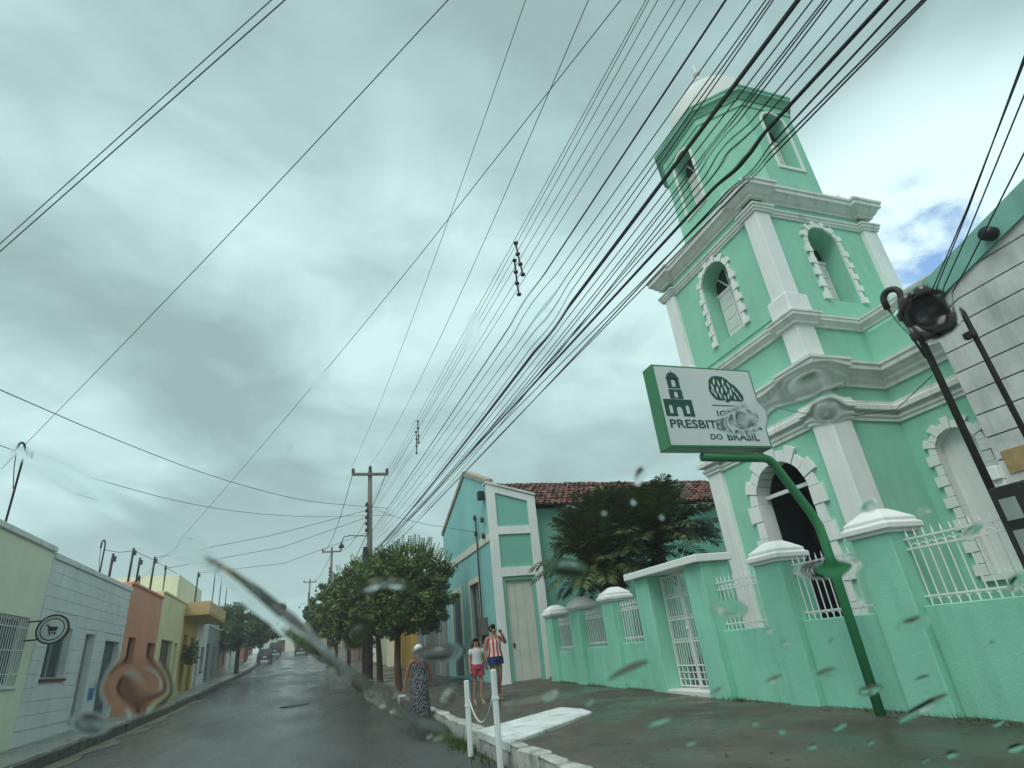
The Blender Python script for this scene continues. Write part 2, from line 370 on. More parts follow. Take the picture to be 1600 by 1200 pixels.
# ------------------------------------------------------------------ the church
XT, YN, YF, XR, XN = 9.6, 7.85, 11.6, 13.25, 11.5
ch = thing('church', 'tall mint green church with white trim and domed bell tower', 'church', (11, 9, .4))
PS = lambda u, d, z: (XT-d, u, z)          # street face
PN = lambda u, d, z: (u, YN-d, z)          # near face
PNV = lambda u, d, z: (XN-d, u, z)         # nave wall along the street
tw = MB()
arch_wall(tw, PS, YN, YF, .2, 6.2, 9.58, 1.5, .55, 3.88, .34)
arch_wall(tw, PS, YN, YF, 6.2, 11.05, 9.66, 1.02, 7.95, 9.58, .45)
quad_wall(tw, PN, XT, XR, .2, 7.3)
arch_wall(tw, PN, XT, XR, 7.3, 11.05, 11.42, .96, 7.95, 9.62, .5)
tw.add([(XR,YN,.2),(XR,YF,.2),(XR,YF,11.05),(XR,YN,11.05)], [(0,1,2,3)]); tw.add([(XT,YF,.2),(XR,YF,.2),(XR,YF,11.05),(XT,YF,11.05)], [(0,1,2,3)])
tw.add([(XT,YN,11.05),(XR,YN,11.05),(XR,YF,11.05),(XT,YF,11.05)], [(0,1,2,3)])
tw.build('tower_wall', M_GREEN, ch)
nv = MB()
arch_wall(nv, PNV, 5.4, YN+.2, .2, 7.05, 6.98, .76, 1.84, 4.1, .22)
nv.box(XN+.24, 18, 5.4, 12.5, .2, 7.04)
nv.add([(XN,5.4,.2),(XN+.24,5.4,.2),(XN+.24,5.4,7.05),(XN,5.4,7.05)], [(0,1,2,3)]); nv.add([(XN,5.4,7.05),(XN+.3,5.4,7.05),(XN+.3,YN+.2,7.05),(XN,YN+.2,7.05)], [(0,1,2,3)])
nv.build('nave_wall', M_GREEN, ch)
# corner pilasters
def pil(x0, x1, y0, y1, z0, z1, m=M_WHITE): return MB().box(x0, x1, y0, y1, z0, z1).build('pilaster', m, ch, bevel=.012)
e = .12
near_c = (XT-e, XT+.42, YN-e, YN+.36); far_c = (XT-e, XT+.4, YF-.36, YF+e); right_c = (XR-.34, XR+e, YN-e, YN+.4)
for c_ in (near_c, far_c):
    pil(*c_, .3, 4.98); pil(c_[0]+.02, c_[1]-.02, c_[2]+.02, c_[3]-.02, 6.28, 7.16)
for c_ in (near_c, far_c, right_c):
    x0, x1, y0, y1 = c_
    pil(x0, x1-(.12 if c_ is near_c else 0), y0, y1-(.07 if c_ is not right_c else 0), 7.9, 10.3)
    MB().box(x0-.05, x1+.05, y0-.05, y1+.05, 7.4, 7.9).build('pilaster_pedestal', M_WHITE, ch, bevel=.03)
# mouldings
LOW = [(XR, YF+e), (XT-e, YF+e), (XT-e, YF-.36), (XT, YF-.36), (XT, YN+.36), (XT-e, YN+.36), (XT-e, YN-e), (XT+.42, YN-e), (XT+.42, YN), (XN, YN), (XN, 5.5)]
UP = [(XR+e, YF+e), (XT-e, YF+e), (XT-e, YF-.36), (XT, YF-.36), (XT, YN+.32), (XT-e, YN+.32), (XT-e, YN-e), (XT+.34, YN-e), (XT+.34, YN), (XR-.34, YN), (XR-.34, YN-e), (XR+e, YN-e), (XR+e, YN+.4)]
def mould(path, prof, name='cornice', m=M_WHITE2, closed=False): return MB().sweep(path, prof, closed).build(name, m, ch)
mould(LOW, [(-.05,4.96),(.04,4.96),(.04,5.02),(.07,5.05),(.07,5.10),(.02,5.12),(.02,5.16),(.14,5.18),(.14,5.28),(.10,5.32),(.10,5.38),(-.05,5.40)], 'string_course')
mould(LOW, [(-.05,5.72),(.05,5.72),(.05,5.80),(.12,5.86),(.12,5.92),(.18,6.00),(.26,6.04),(.26,6.13),(.29,6.16),(.29,6.22),(-.05,6.30)])
mould(LOW, [(-.05,7.14),(.05,7.14),(.05,7.19),(.09,7.24),(.14,7.28),(.14,7.34),(.16,7.36),(.16,7.40),(-.05,7.43)])
mould(UP, [(-.05,10.22),(.04,10.22),(.04,10.26),(.07,10.29),(.07,10.34),(.10,10.37),(.10,10.41),(-.05,10.43)], 'capital_band')
mould(UP, [(-.05,10.64),(.04,10.64),(.04,10.68),(.10,10.73),(.17,10.84),(.23,10.88),(.23,10.98),(.26,11.0),(.26,11.07),(-.05,11.12)])
mould([(XR, YN), (XT, YN), (XT, YF), (XR, YF)][::-1][1:3], [(-.02,7.62),(.03,7.62),(.03,7.70),(-.02,7.72)], 'sill_band', M_GREEN)
# square base rolls of the lower capitals
def arched_unit(name, P, uc, w, zs, zsp, hb, w1, w2, nvs, depth, m=M_WHITE):
    root = bpy.data.objects.new(name, None); COL.objects.link(root); root.parent = ch; root.location = (0,0,0); ORG[root.name] = org(ch)
    surround(root, P, uc, w, zs, zsp, hb, w1, w2, nvs, m); return root
wS = arched_unit('arched_window', PS, 9.66, 1.02, 7.95, 9.58, .17, .11, .19, 13, .3); arch_fill(wS, PS, 9.66, 1.02, 7.95, 9.58, .45, 9.4)
wN = arched_unit('arched_window', PN, 11.42, .96, 7.95, 9.62, .17, .11, .19, 13, .3); arch_fill(wN, PN, 11.42, .96, 7.95, 9.62, .5, 9.4)
dS = arched_unit('arched_doorway', PS, 9.58, 1.5, .55, 3.88, .36, .24, .36, 11, .34)
MB().prism([(9.58-.75, .55)] + arc(9.58, .75, 3.88, math.pi, 0, 12) + [(9.58+.75, .55)], PS, -1.3, -1.25).build('hall_shade_panel', M_DARK, dS)  # back panel, the hall's shade is in its colour
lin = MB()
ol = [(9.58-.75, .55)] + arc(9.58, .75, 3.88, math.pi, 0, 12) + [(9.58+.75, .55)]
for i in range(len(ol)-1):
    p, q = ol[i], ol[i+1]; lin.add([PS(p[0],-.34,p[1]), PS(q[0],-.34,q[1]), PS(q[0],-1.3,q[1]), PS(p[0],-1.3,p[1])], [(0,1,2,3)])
lin.build('shade_lining', M_DARK, dS)  # sides of the doorway, shade put into the colour as well
rv = MB()
for i in range(len(ol)-1):
    p, q = ol[i], ol[i+1]; k = .004; f = lambda a: (a[0]+(9.58-a[0])*.004, a[1])
    p, q = f(p), f(q); rv.add([PS(p[0],.03,p[1]), PS(q[0],.03,q[1]), PS(q[0],-.33,q[1]), PS(p[0],-.33,p[1])], [(0,1,2,3)])
rv.build('reveal', M_WHITE, dS)
MB().box(XT+.2, XT+.26, 8.84, 10.32, 3.98, 4.06).build('transom_bar', M_WHITE, dS)
nich = arched_unit('blind_niche', PNV, 6.98, .76, 1.84, 4.1, .2, .15, .24, 11, .22)
MB().prism([(6.98-.38, 1.84)] + arc(6.98, .38, 4.1, math.pi, 0, 12) + [(6.98+.38, 1.84)], PNV, -.23, -.16).build('niche_back', M_WHITE, nich)
_nl = MB(); _no = [(6.98-.375, 1.845)] + arc(6.98, .375, 4.1, math.pi, 0, 12) + [(6.98+.375, 1.845)]
for i in range(len(_no)-1):
    p, q = _no[i], _no[i+1]; _nl.add([PNV(p[0],.03,p[1]), PNV(q[0],.03,q[1]), PNV(q[0],-.17,q[1]), PNV(p[0],-.17,p[1])], [(0,1,2,3)])
_nl.build('reveal', M_WHITE, nich)
MB().prism([(6.44, 1.74), (7.52, 1.74), (7.52, 1.835), (6.44, 1.835)], PNV, -.2, .07).build('sill', M_WHITE, nich)
# belfry: a square with cut corners
BEL = [(9.85,10.6),(9.85,8.87),(10.68,7.97),(12.38,7.97),(13.1,8.8),(13.1,10.6),(12.3,11.45),(10.68,11.45)]
bw = MB(); ZB0, ZB1 = 11.0, 14.75
PB1 = lambda u, d, z: (9.85-d, u, z); PB2 = lambda u, d, z: (u, 7.97-d, z)
arch_wall(bw, PB1, 8.87, 10.6, ZB0, ZB1, 9.78, .76, 12.2, 13.92, .4); arch_wall(bw, PB2, 10.68, 12.38, ZB0, ZB1, 11.62, .76, 12.3, 13.95, .4)
for i in range(8):
    a, b = BEL[i], BEL[(i+1) % 8]
    if i in (0, 2): continue
    bw.add([(*a,ZB0),(*b,ZB0),(*b,ZB1),(*a,ZB1)], [(0,1,2,3)])
bw.build('belfry_wall', M_GREEN, ch)
def sw(prof, name, m): MB().sweep(BEL, prof, True).build(name, m, ch)
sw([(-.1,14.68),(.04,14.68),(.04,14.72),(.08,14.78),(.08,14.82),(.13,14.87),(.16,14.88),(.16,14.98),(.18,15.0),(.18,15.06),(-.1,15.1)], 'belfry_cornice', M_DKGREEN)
sw([(-.02,14.42),(.03,14.42),(.03,14.47),(-.02,14.48)], 'belfry_string', M_GREEN)
sw([(-.05,11.06),(.05,11.06),(.05,11.3),(.03,11.33),(-.05,11.35)], 'belfry_plinth', M_GREEN)
MB().add([(*p, 15.05) for p in BEL], [tuple(range(8))]).build('belfry_top', M_DOME, ch)
for P, uc, zs, zp in ((PB1, 9.78, 12.2, 13.92), (PB2, 11.62, 12.3, 13.95)):
    root = bpy.data.objects.new('belfry_window', None); COL.objects.link(root); root.parent = ch; ORG[root.name] = org(ch)
    fr = MB(); r0, r1 = .385, .455
    o_ = [(uc-r1, zs-.08)] + arc(uc, r1, zp, math.pi, 0, 14) + [(uc+r1, zs-.08)]; i_ = [(uc-r0, zs)] + arc(uc, r0, zp, math.pi, 0, 14) + [(uc+r0, zs)]
    for k in range(len(o_)):
        k2 = (k+1) % len(o_)
        fr.prism([i_[k], i_[k2], o_[k2], o_[k]], P, -.02, .035)
    fr.build('window_frame', M_WHITE, root); arch_fill(root, P, uc, .76, zs, zp, .4, 13.6)
cx, cy = 11.5, 9.7
MB().lathe((cx, cy, 15.0), [(1.55,0),(1.55,.35),(1.5,.40),(1.45,.40)] + [(1.42*math.cos(R(a)), .42+2.05*math.sin(R(a))) for a in range(0, 90, 9)] + [(.12,2.48)], 32).build('dome', M_DOME, ch, smooth=True)
dm = ch.children[-1]
MB().lathe((cx, cy, 17.46), [(.13,0),(.16,.06),(.08,.12),(.06,.3),(.15,.36),(.17,.46),(.12,.56),(.05,.6),(.05,.72),(.11,.78),(.11,.86),(.03,.95),(.02,1.25)], 12).build('finial', M_WHITE2, dm, smooth=True)
for (ux, uy) in ((XT+.2, YN+.2), (XT+.2, YF-.2), (XR-.2, YN+.2)):
    MB().lathe((ux, uy, 11.1), [(.17,0),(.17,.12),(.10,.15),(.15,.24),(.17,.32),(.12,.42),(.06,.5),(.03,.62)], 10).build('corner_urn', M_WHITE, ch, smooth=True)

# ------------------------------------------------------------------ grey neighbour with grooved cladding
gb = thing('grooved_building', 'pale grey building with dark horizontal grooves and green coping, beside the church', 'building', (12, 2, .3))
XG = 10.6
def rake(y): return 6.42 + (5.95-y)*.30 if y > 1.5 else 6.42+4.45*.30-(1.5-y)*.30
M_CLAD = mat('pale_grey_cladding', (.52,.54,.52), .75, .22, 1.5, .25, 20, .75, (.25,.255,.235))
M_GROOVE = mat('dark_groove', (.07,.075,.07), .8, .1, 2)
M_COPE = mat('green_coping', (.19,.42,.35), .7, .12, 2, .1, 30, .4, (.05,.10,.08))
bk = MB()
yy = [5.95, 1.5, -6]
bk.prism([(5.95,.1),(5.95,rake(5.95)),(1.5,rake(1.5)),(-6,rake(-6)),(-6,.1)], lambda u, d, z: (XG+.03-d, u, z), -7, 0).build('wall_core', M_GROOVE, gb)
z = .3
while z < 8.0:
    z2 = z+.40
    lo, hi = -6.0, 5.95
    pts = []
    # clip the course under the rake
    yl = 5.95 if rake(5.95) >= z2 else 5.95-(z2-rake(5.95))/.30
    yb = 5.95 if rake(5.95) >= z else 5.95-(z-rake(5.95))/.30
    if yb > 1.6:
        q = 1.5+(1.5-max(yl, 1.6)) ; 
        bot = [(-1.0, z+.012), (yb, z+.012)]; top = [(max(yl, 1.55), z2-.012), (-1.0, z2-.012)]
        if yl < yb: bot, top = [(-1.0, z+.012), (yb, z+.012)], [(max(yl, 1.55), z2-.012), (-1.0, z2-.012)]
        MB().prism(bot+top, lambda u, d, zz: (XG-d, u, zz), -.03, .0).build('cladding_course', M_CLAD, gb)
    z = z2
MB().prism([(5.97, rake(5.95)-.05), (5.97, rake(5.95)+.42), (1.5, rake(1.5)+.42), (-6, rake(-6)+.42), (-6, rake(-6)-.05), (1.5, rake(1.5)-.05)], lambda u, d, zz: (XG-d, u, zz), -.35, .05).build('coping', M_COPE, gb)
MB().lathe((0,0,0), [(.11,0),(.13,0),(.13,.10),(.11,.10)], 16)
sp = MB(); sp.tube([(XG+.1, 4.46, 6.99), (XG-.22, 4.46, 6.97)], .12, 14); sp.build('drain_spout', M_BLACK, gb, smooth=True)
MB().box(XG-.02, XG+.001, 5.45, 5.85, 3.25, 3.62).build('ochre_panel', mat('ochre_panel', (.36,.25,.12), .7, .3, 4, .2, 20, .7, (.14,.09,.05)), gb)
MB().box(XG-.08, XG+.2, 5.952, 6.1, .3, 3.2).box(XG-.14, XG+.2, 5.94, 6.16, 3.2, 3.42).build('corner_pier', M_WHITE, gb, bevel=.012)

# ------------------------------------------------------------------ boundary wall with piers, railings and gate
bwall = thing('boundary_wall', 'low mint green churchyard wall with white capped piers and railings', 'wall', (7, 10, .3))
XW = 6.8
PIERS = [(17.4,16.85,2.25),(15.5,14.95,2.3),(13.5,12.95,2.32),(7.85,7.28,2.36),(5.9,5.33,2.40),(3.3,2.75,2.44)]
GATE = [(11.68,11.12),(9.74,9.18)]
for ya, yb, zt in PIERS:
    p = MB().box(XW, XW+.52, yb, ya, zr(yb)+.1, zt).build('pier', M_GREEN2, bwall, bevel=.012)
    o_ = .07
    cp = MB()
    def ring(o, z): return [(XW-o, yb-o, z), (XW+.52+o, yb-o, z), (XW+.52+o, ya+o, z), (XW-o, ya+o, z)]
    lv = [ring(.03, zt-.04), ring(.03, zt), ring(.07, zt+.01), ring(.07, zt+.08), ring(.03, zt+.10), ring(.03, zt+.15), ring(-.10, zt+.25), ring(-.16, zt+.29)]
    vs = [v for l in lv for v in l]; fs = [(3,2,1,0), tuple(range(len(vs)-4, len(vs)))]
    for i in range(len(lv)-1):
        for k in range(4): fs.append((i*4+k, i*4+(k+1) % 4, i*4+4+(k+1) % 4, i*4+4+k))
    cp.add(vs, fs); cp.build('cap', M_WHITE, p, bevel=.008)
for ya, yb in GATE: MB().box(XW-.03, XW+.6, yb, ya, zr(yb)+.1, 2.60).build('gate_post', M_GREEN2, bwall, bevel=.012)
MB().box(XW-.16, XW+.66, 9.10, 11.86, 2.602, 2.74).build('gate_lintel', M_WHITE, bwall, bevel=.012)
MB().box(XW-.02, XW+.45, 9.742, 11.118, .2, .46).build('gate_step', M_WHITE2, bwall, bevel=.01)
BAYS = [(16.85,15.5,1.26,2.20,0),(14.95,13.5,1.31,2.24,0),(12.95,11.68,1.35,2.28,0),(9.18,7.85,1.42,2.33,0),(7.28,5.9,1.46,2.36,0),(5.33,3.3,1.49,2.38,1)]
bar_me = {}
def picket(h):
    k = round(h, 2)
    if k not in bar_me:
        b = MB(); r = .0095
        b.tube([(0,0,0), (0,0,h-.09)], r, 6); b.add([(r*1.7,0,h-.09),(0,r*1.7,h-.09),(-r*1.7,0,h-.09),(0,-r*1.7,h-.09),(0,0,h)], [(0,1,4),(1,2,4),(2,3,4),(3,0,4),(3,2,1,0)])
        bar_me[k] = b.mesh('picket', M_IRON)
    return bar_me[k]
def curl(r, t=.007, n=10): return MB().tube([(0, r*math.cos(a), r*math.sin(a)) for a in [math.pi*i/n for i in range(n+1)]], t, 5)
CURL = curl(.055).mesh('scroll', M_IRON)
for ya, yb, zb, zt, wide in BAYS:
    MB().box(XW+.12, XW+.36, yb+.002, ya-.002, zr(yb)+.05, zb).build('wall_panel', M_GREEN2, bwall, bevel=.01)
    xr = XW+.22
    rl = MB()
    for zz in (zb+.10, zt-.24, zt-.12): rl.box(xr-.012, xr+.012, yb-.01, ya+.01, zz-.011, zz+.011)
    ro = rl.build('railing', M_IRON, bwall)
    n = max(5, round((ya-yb)/.115)); h = zt-zb
    for i in range(n):
        y = yb+(ya-yb)*(i+.5)/n
        link('picket', picket(h), ro, (xr, y, zb))
        link('scroll', CURL, ro, (xr, y+(ya-yb)/n/2, zt-.24)) if i < n-1 else None
        link('scroll', CURL, ro, (xr, y+(ya-yb)/n/2, zb+.03)) if i < n-1 else None
gt = thing('iron_gate', 'tall white wrought iron double gate in the mint green churchyard wall', 'gate', (7.05, 10.43, .45))
xg = XW+.3
for s_, (ya, yb) in enumerate(((11.10, 10.44), (10.42, 9.76))):
    lf = MB()
    for zz in (.50, .86, 1.28, 1.70, 2.12, 2.54): lf.box(xg-.012, xg+.012, yb, ya, zz-.012, zz+.012)
    for y in (ya-.015, yb+.015): lf.box(xg-.016, xg+.016, y-.015, y+.015, .48, 2.57)
    leaf = lf.build('gate_leaf', M_IRON, gt)
    me = MB().tube([(0,0,0), (0,0,1.68)], .008, 6).mesh('gate_bar', M_IRON)
    for i in range(1, 8): link('gate_bar', me, leaf, (xg, yb+(ya-yb)*i/8, .86))
    for zz in (1.28, 1.70, 2.12):
        for i in range(7): link('scroll', CURL, leaf, (xg, yb+(ya-yb)*(i+.6)/8, zz), scale=(1,.75,1.1))
    grid = MB()
    for i in range(1, 4): grid.box(xg-.008, xg+.008, yb+(ya-yb)*i/4-.009, yb+(ya-yb)*i/4+.009, .5, .86)
    for zz in (.62, .74): grid.box(xg-.008, xg+.008, yb, ya, zz-.008, zz+.008)
    grid.build('lower_grille', M_IRON, leaf)
MB().box(xg-.035, xg-.012, 10.40, 10.5, 1.5, 1.56).build('lock', M_IRON, gt)

# ------------------------------------------------------------------ church sign
sg = thing('church_sign', 'green framed box sign with church emblem and lettering on bent green pole', 'sign', (6.56, 6.1, .33))
MB().tube([(6.56,6.1,.2),(6.57,6.1,2.45),(6.56,6.1,2.62),(6.50,6.1,2.78),(6.12,6.1,3.48),(6.05,6.1,3.56),(5.96,6.1,3.585),(4.93,6.1,3.60)], .06, 16).build('pole', M_SIGNG, sg, smooth=True)
SX0, SX1, SZ0, SZ1, SY = 4.38, 6.08, 3.70, 4.93, 6.0
bx = MB().box(SX0, SX1, SY, SY+.24, SZ0, SZ1).build('box', M_SIGNG, sg, bevel=.006)
fc = MB().box(SX0+.03, SX1-.03, SY-.004, SY+.01, SZ0+.03, SZ1-.03).build('face_panel', M_SIGNW, sg)
PF = lambda u, d, v: (SX0+.03+u*(SX1-SX0-.06), SY-.004-d, SZ1-.03-v*(SZ1-SZ0-.06))
def fprint_(polys, name, m=M_SIGNT, d=.004, parent=fc):
    b = MB()
    for p in polys: b.prism(p, PF, -.001, d)
    return b.build(name, m, parent)
AR = 1.17/1.64
def au(uc, r, v, a0, a1, n=8): return [(uc+r*AR*math.cos(a), v-r*math.sin(a)) for a in [a0+(a1-a0)*i/n for i in range(n+1)]]
ico = []
def blk(u0, u1, v0, v1): ico.append([(u0,v0),(u1,v0),(u1,v1),(u0,v1)])
blk(.02,.30,.43,.47); blk(.02,.045,.47,.645); blk(.275,.30,.47,.645)
def archcol(uc, w, vt, vb, top, left, right):
    """solid around an arch: left strip, right strip, spandrels"""
    ico.append([(left,top),(uc-w/2,top),(uc-w/2,vb),(left,vb)]); ico.append([(uc+w/2,top),(right,top),(right,vb),(uc+w/2,vb)])
    a = au(uc, w/2/AR, vt+w/2/AR, math.pi, 0)
    for i in range(len(a)-1): ico.append([a[i], a[i+1], (a[i+1][0], top), (a[i][0], top)])
archcol(.078, .034, .50, .61, .47, .045, .115); archcol(.16, .055, .52, .645, .47, .115, .205); archcol(.242, .034, .50, .61, .47, .205, .275)
blk(.045,.115,.61,.645); blk(.205,.275,.61,.645)
blk(.095,.225,.30,.32); archcol(.16, .036, .325, .405, .32, .095, .225); blk(.095,.225,.405,.42)
archcol(.16, .04, .17, .265, .155, .10, .22); blk(.10,.22,.265,.285)
ico.append(au(.16, .084, .156, math.pi, 0, 10)); blk(.157,.163,.045,.08); blk(.093,.227,.15,.16)
fprint_(ico, 'tower_emblem')
# burning bush emblem: an outline filled with leaf shaped gaps
bush = [(.52,.23),(.535,.15),(.575,.10),(.63,.085),(.69,.095),(.73,.125),(.755,.17),(.80,.21),(.83,.27),(.86,.345),(.855,.40),(.83,.425),(.77,.42),(.71,.415),(.69,.44),(.665,.445),(.655,.415),(.60,.42),(.555,.405),(.525,.35),(.51,.29)]
fprint_([bush], 'bush_emblem')
def leaf_gap(u, v, w, h, t):
    pts = []
    for i in range(12):
        a = 2*math.pi*i/12; x = w*math.cos(a)*abs(math.cos(a/1.0))**.2; y = h*math.sin(a)
        x *= (1-.7*abs(math.sin(a))**2); pts.append((u+(x*math.cos(t)-y*math.sin(t))*AR, v+x*math.sin(t)+y*math.cos(t)))
    return pts
gaps = [(.555,.25,.014,.055,-.2),(.585,.17,.014,.05,.2),(.565,.34,.013,.05,-.35),(.60,.28,.016,.055,.15),(.615,.36,.014,.045,-.3),(.63,.19,.014,.05,-.15),(.645,.29,.015,.055,.2),(.66,.38,.012,.035,-.1),(.68,.17,.014,.05,.2),(.69,.26,.015,.055,-.15),(.70,.36,.013,.045,.25),(.73,.21,.013,.045,-.3),(.735,.31,.015,.055,.1),(.77,.27,.012,.045,-.35),(.765,.375,.012,.035,-.25),(.80,.33,.012,.045,-.4),(.82,.385,.01,.025,-.3),(.54,.30,.008,.03,0)]
fprint_([leaf_gap(*g) for g in gaps], 'emblem_gap', M_SIGNW, .0065)
blk2 = [[(.50,.482),(.87,.482),(.87,.492),(.50,.492)]]; fprint_(blk2, 'rule_line')
def lettering(txt, u0, u1, vb, vt, bold, name='lettering'):
    c = bpy.data.curves.new('t', 'FONT'); c.body = txt; c.extrude = .002; c.offset = bold; c.resolution_u = 3
    o = bpy.data.objects.new('t', c); COL.objects.link(o); bpy.context.view_layer.update()
    me = bpy.data.meshes.new_from_object(o.evaluated_get(bpy.context.evaluated_depsgraph_get())); bpy.data.objects.remove(o)
    a = np.empty(len(me.vertices)*3); me.vertices.foreach_get('co', a); a = a.reshape(-1,3)
    lo, hi = a.min(0), a.max(0); n = (a-lo)/(hi-lo+1e-9); out = np.empty_like(a)
    og = org(sg)
    for i, (x, y, z) in enumerate(n):
        p = PF(u0+(u1-u0)*x, .001+.004*z, vb+(vt-vb)*y); out[i] = (p[0]-og.x, p[1]-og.y, p[2]-og.z)
    me.vertices.foreach_set('co', out.ravel()); me.materials.clear(); me.materials.append(M_SIGNT); me.update()
    ob = bpy.data.objects.new(name, me); COL.objects.link(ob); ob.parent = fc; ORG[ob.name] = og
lettering('IGREJA', .53, .87, .655, .555, .002); lettering('PRESBITERIANA', .035, .965, .79, .685, .014)
lettering('DO', .40, .52, .925, .86, .006); lettering('BRASIL', .57, .90, .935, .84, .014)

# ------------------------------------------------------------------ houses
def rect_wall(mb, P, u0, u1, z0, z1, ops, depth=.22):
    us = sorted({u0, u1, *[o[0] for o in ops], *[o[1] for o in ops]}); zs = sorted({z0, z1, *[o[2] for o in ops], *[o[3] for o in ops]})
    for i in range(len(us)-1):
        for j in range(len(zs)-1):
            cu, cz = (us[i]+us[i+1])/2, (zs[j]+zs[j+1])/2
            if any(o[0] < cu < o[1] and o[2] < cz < o[3] for o in ops): continue
            mb.add([P(us[i],0,zs[j]),P(us[i+1],0,zs[j]),P(us[i+1],0,zs[j+1]),P(us[i],0,zs[j+1])], [(0,1,2,3)])
    for o in ops:
        c = [(o[0],o[2]),(o[1],o[2]),(o[1],o[3]),(o[0],o[3])]
        for k in range(4):
            a, b = c[k], c[(k+1) % 4]; mb.add([P(a[0],0,a[1]),P(b[0],0,b[1]),P(b[0],-depth,b[1]),P(a[0],-depth,a[1])], [(0,1,2,3)])
def fit(parent, P, o, kind, m, depth=.2, trim=None):
    u0, u1, z0, z1 = o[:4]
    if kind == 'door':
        d = MB().prism([(u0,z0),(u1,z0),(u1,z1),(u0,z1)], P, -depth-.06, -depth).build('door', m, parent)
        n = max(2, round((u1-u0)/.3))
        for i in range(n):
            a, b = u0+(u1-u0)*i/n+.015, u0+(u1-u0)*(i+1)/n-.015
            MB().prism([(a,z0+.06),(b,z0+.06),(b,z1-.05),(a,z1-.05)], P, -depth-.01, -depth+.018).build('plank', m, d)
        MB().prism([(u0+.1,z0+1.0),(u0+.16,z0+1.0),(u0+.16,z0+1.12),(u0+.1,z0+1.12)], P, -depth, -depth+.05).build('handle', M_PIPE, d)
    elif kind == 'garage':
        d = MB().prism([(u0,z0),(u1,z0),(u1,z1),(u0,z1)], P, -depth-.06, -depth).build('garage_door', m, parent)
        n = max(4, int((z1-z0)/.28))
        for i in range(n):
            a, b = z0+(z1-z0)*i/n+.012, z0+(z1-z0)*(i+1)/n-.012
            MB().prism([(u0+.03,a),(u1-.03,a),(u1-.03,b),(u0+.03,b)], P, -depth-.01, -depth+.02).build('slat', m, d)
    else:
        w = MB().prism([(u0,z0),(u1,z0),(u1,z1),(u0,z1)], P, -depth-.05, -depth-.02).build('window', M_GLASS, parent)
        f = MB(); t = .05
        for q in ([(u0,z0),(u1,z0),(u1,z0+t),(u0,z0+t)], [(u0,z1-t),(u1,z1-t),(u1,z1),(u0,z1)], [(u0,z0+t),(u0+t,z0+t),(u0+t,z1-t),(u0,z1-t)], [(u1-t,z0+t),(u1,z0+t),(u1,z1-t),(u1-t,z1-t)], [((u0+u1)/2-.025,z0+t),((u0+u1)/2+.025,z0+t),((u0+u1)/2+.025,z1-t),((u0+u1)/2-.025,z1-t)]): f.prism(q, P, -depth-.03, -depth+.03)
        f.build('frame', m, w)
        MB().prism([(u0-.06,z0-.07),(u1+.06,z0-.07),(u1+.06,z0-.005),(u0-.06,z0-.005)], P, -.05, .07).build('sill', trim or m, w)
        if kind == 'barred':
            n = max(5, round((u1-u0)/.13)); me = None
            for i in range(n):
                u = u0+(u1-u0)*(i+.5)/n
                MB().tube([P(u,.02,z0+.03), P(u,.02,z1-.03)], .011, 6).build('bar', M_IRON, w)
            for zz in (z0+.25, (z0+z1)/2, z1-.25): MB().tube([P(u0,.02,zz), P(u1,.02,zz)], .012, 6).build('bar', M_IRON, w)
def house(name, label, side, xp, y0, y1, ztop, m, ops, depth=9, cope=None, z0=None, loc=None, cope_m=None, parapet=True):
    """a street house: side -1 stands on the left of the street (faces +x), side 1 on the right"""
    zb = zr((y0+y1)/2)+.1 if z0 is None else z0
    h = thing(name, label, 'house', (xp, (y0+y1)/2, zb))
    P = (lambda u, d, z: (xp+d, u, z)) if side < 0 else (lambda u, d, z: (xp-d, u, z))
    mb = MB(); rect_wall(mb, P, y0, y1, zb-.3, ztop, [o[:4] for o in ops])
    xb = xp-depth if side < 0 else xp+depth
    for y in (y0, y1): mb.add([(xp,y,zb-.3),(xb,y,zb-.3),(xb,y,ztop),(xp,y,ztop)], [(0,1,2,3)])
    mb.add([(xb,y0,zb-.3),(xb,y1,zb-.3),(xb,y1,ztop),(xb,y0,ztop)], [(0,1,2,3)]); mb.add([(xp,y0,ztop),(xp,y1,ztop),(xb,y1,ztop),(xb,y0,ztop)], [(0,1,2,3)])
    mb.build('wall', m, h)
    for o in ops: fit(h, P, o, o[4], o[5], trim=o[6] if len(o) > 6 else None)
    if cope:
        x0, x1 = sorted((xp+(.07 if side < 0 else -.07), xp+(-.35 if side < 0 else .35)))
        MB().box(x0, x1, y0+.003, y1-.003, ztop+.002, ztop+cope).build('coping', cope_m or M_WHITE2, h, bevel=.01)
    return h, P
XL = -6.8
M_CREAM = mat('pale_cream_plaster', (.74,.75,.58), .75, .07, .9, .15, 30, .2, (.35,.37,.27))
M_GREY = mat('pale_grey_siding', (.67,.70,.69), .7, .08, 1.1, .12, 30, .35, (.27,.29,.28))
M_ORANGE = mat('terracotta_plaster', (.66,.29,.18), .75, .08, .9, .15, 30, .25, (.3,.12,.07))
M_YELLOW = mat('pale_yellow_plaster', (.72,.65,.38), .75, .08, .9, .15, 30, .25, (.38,.34,.18))
M_OCHRE = mat('ochre_yellow_plaster', (.52,.36,.085), .75, .08, .9, .15, 30, .25, (.34,.24,.08))
M_OWH = mat('grubby_white_plaster', (.58,.61,.59), .75, .08, .9, .15, 30, .4, (.33,.34,.32))
M_PINK = mat('dusty_pink_plaster', (.52,.34,.30), .75, .08, .9, .15, 30, .3, (.3,.2,.17))
M_BLUEG = mat('blue_grey_door', (.075,.115,.14), .5, .15, 3)
M_GREYD = mat('weathered_grey_door', (.24,.26,.25), .6, .15, 3, stain=.3, stain_col=(.12,.13,.12))
M_REDB = mat('red_brown_paint', (.14,.035,.025), .6, .15, 3)
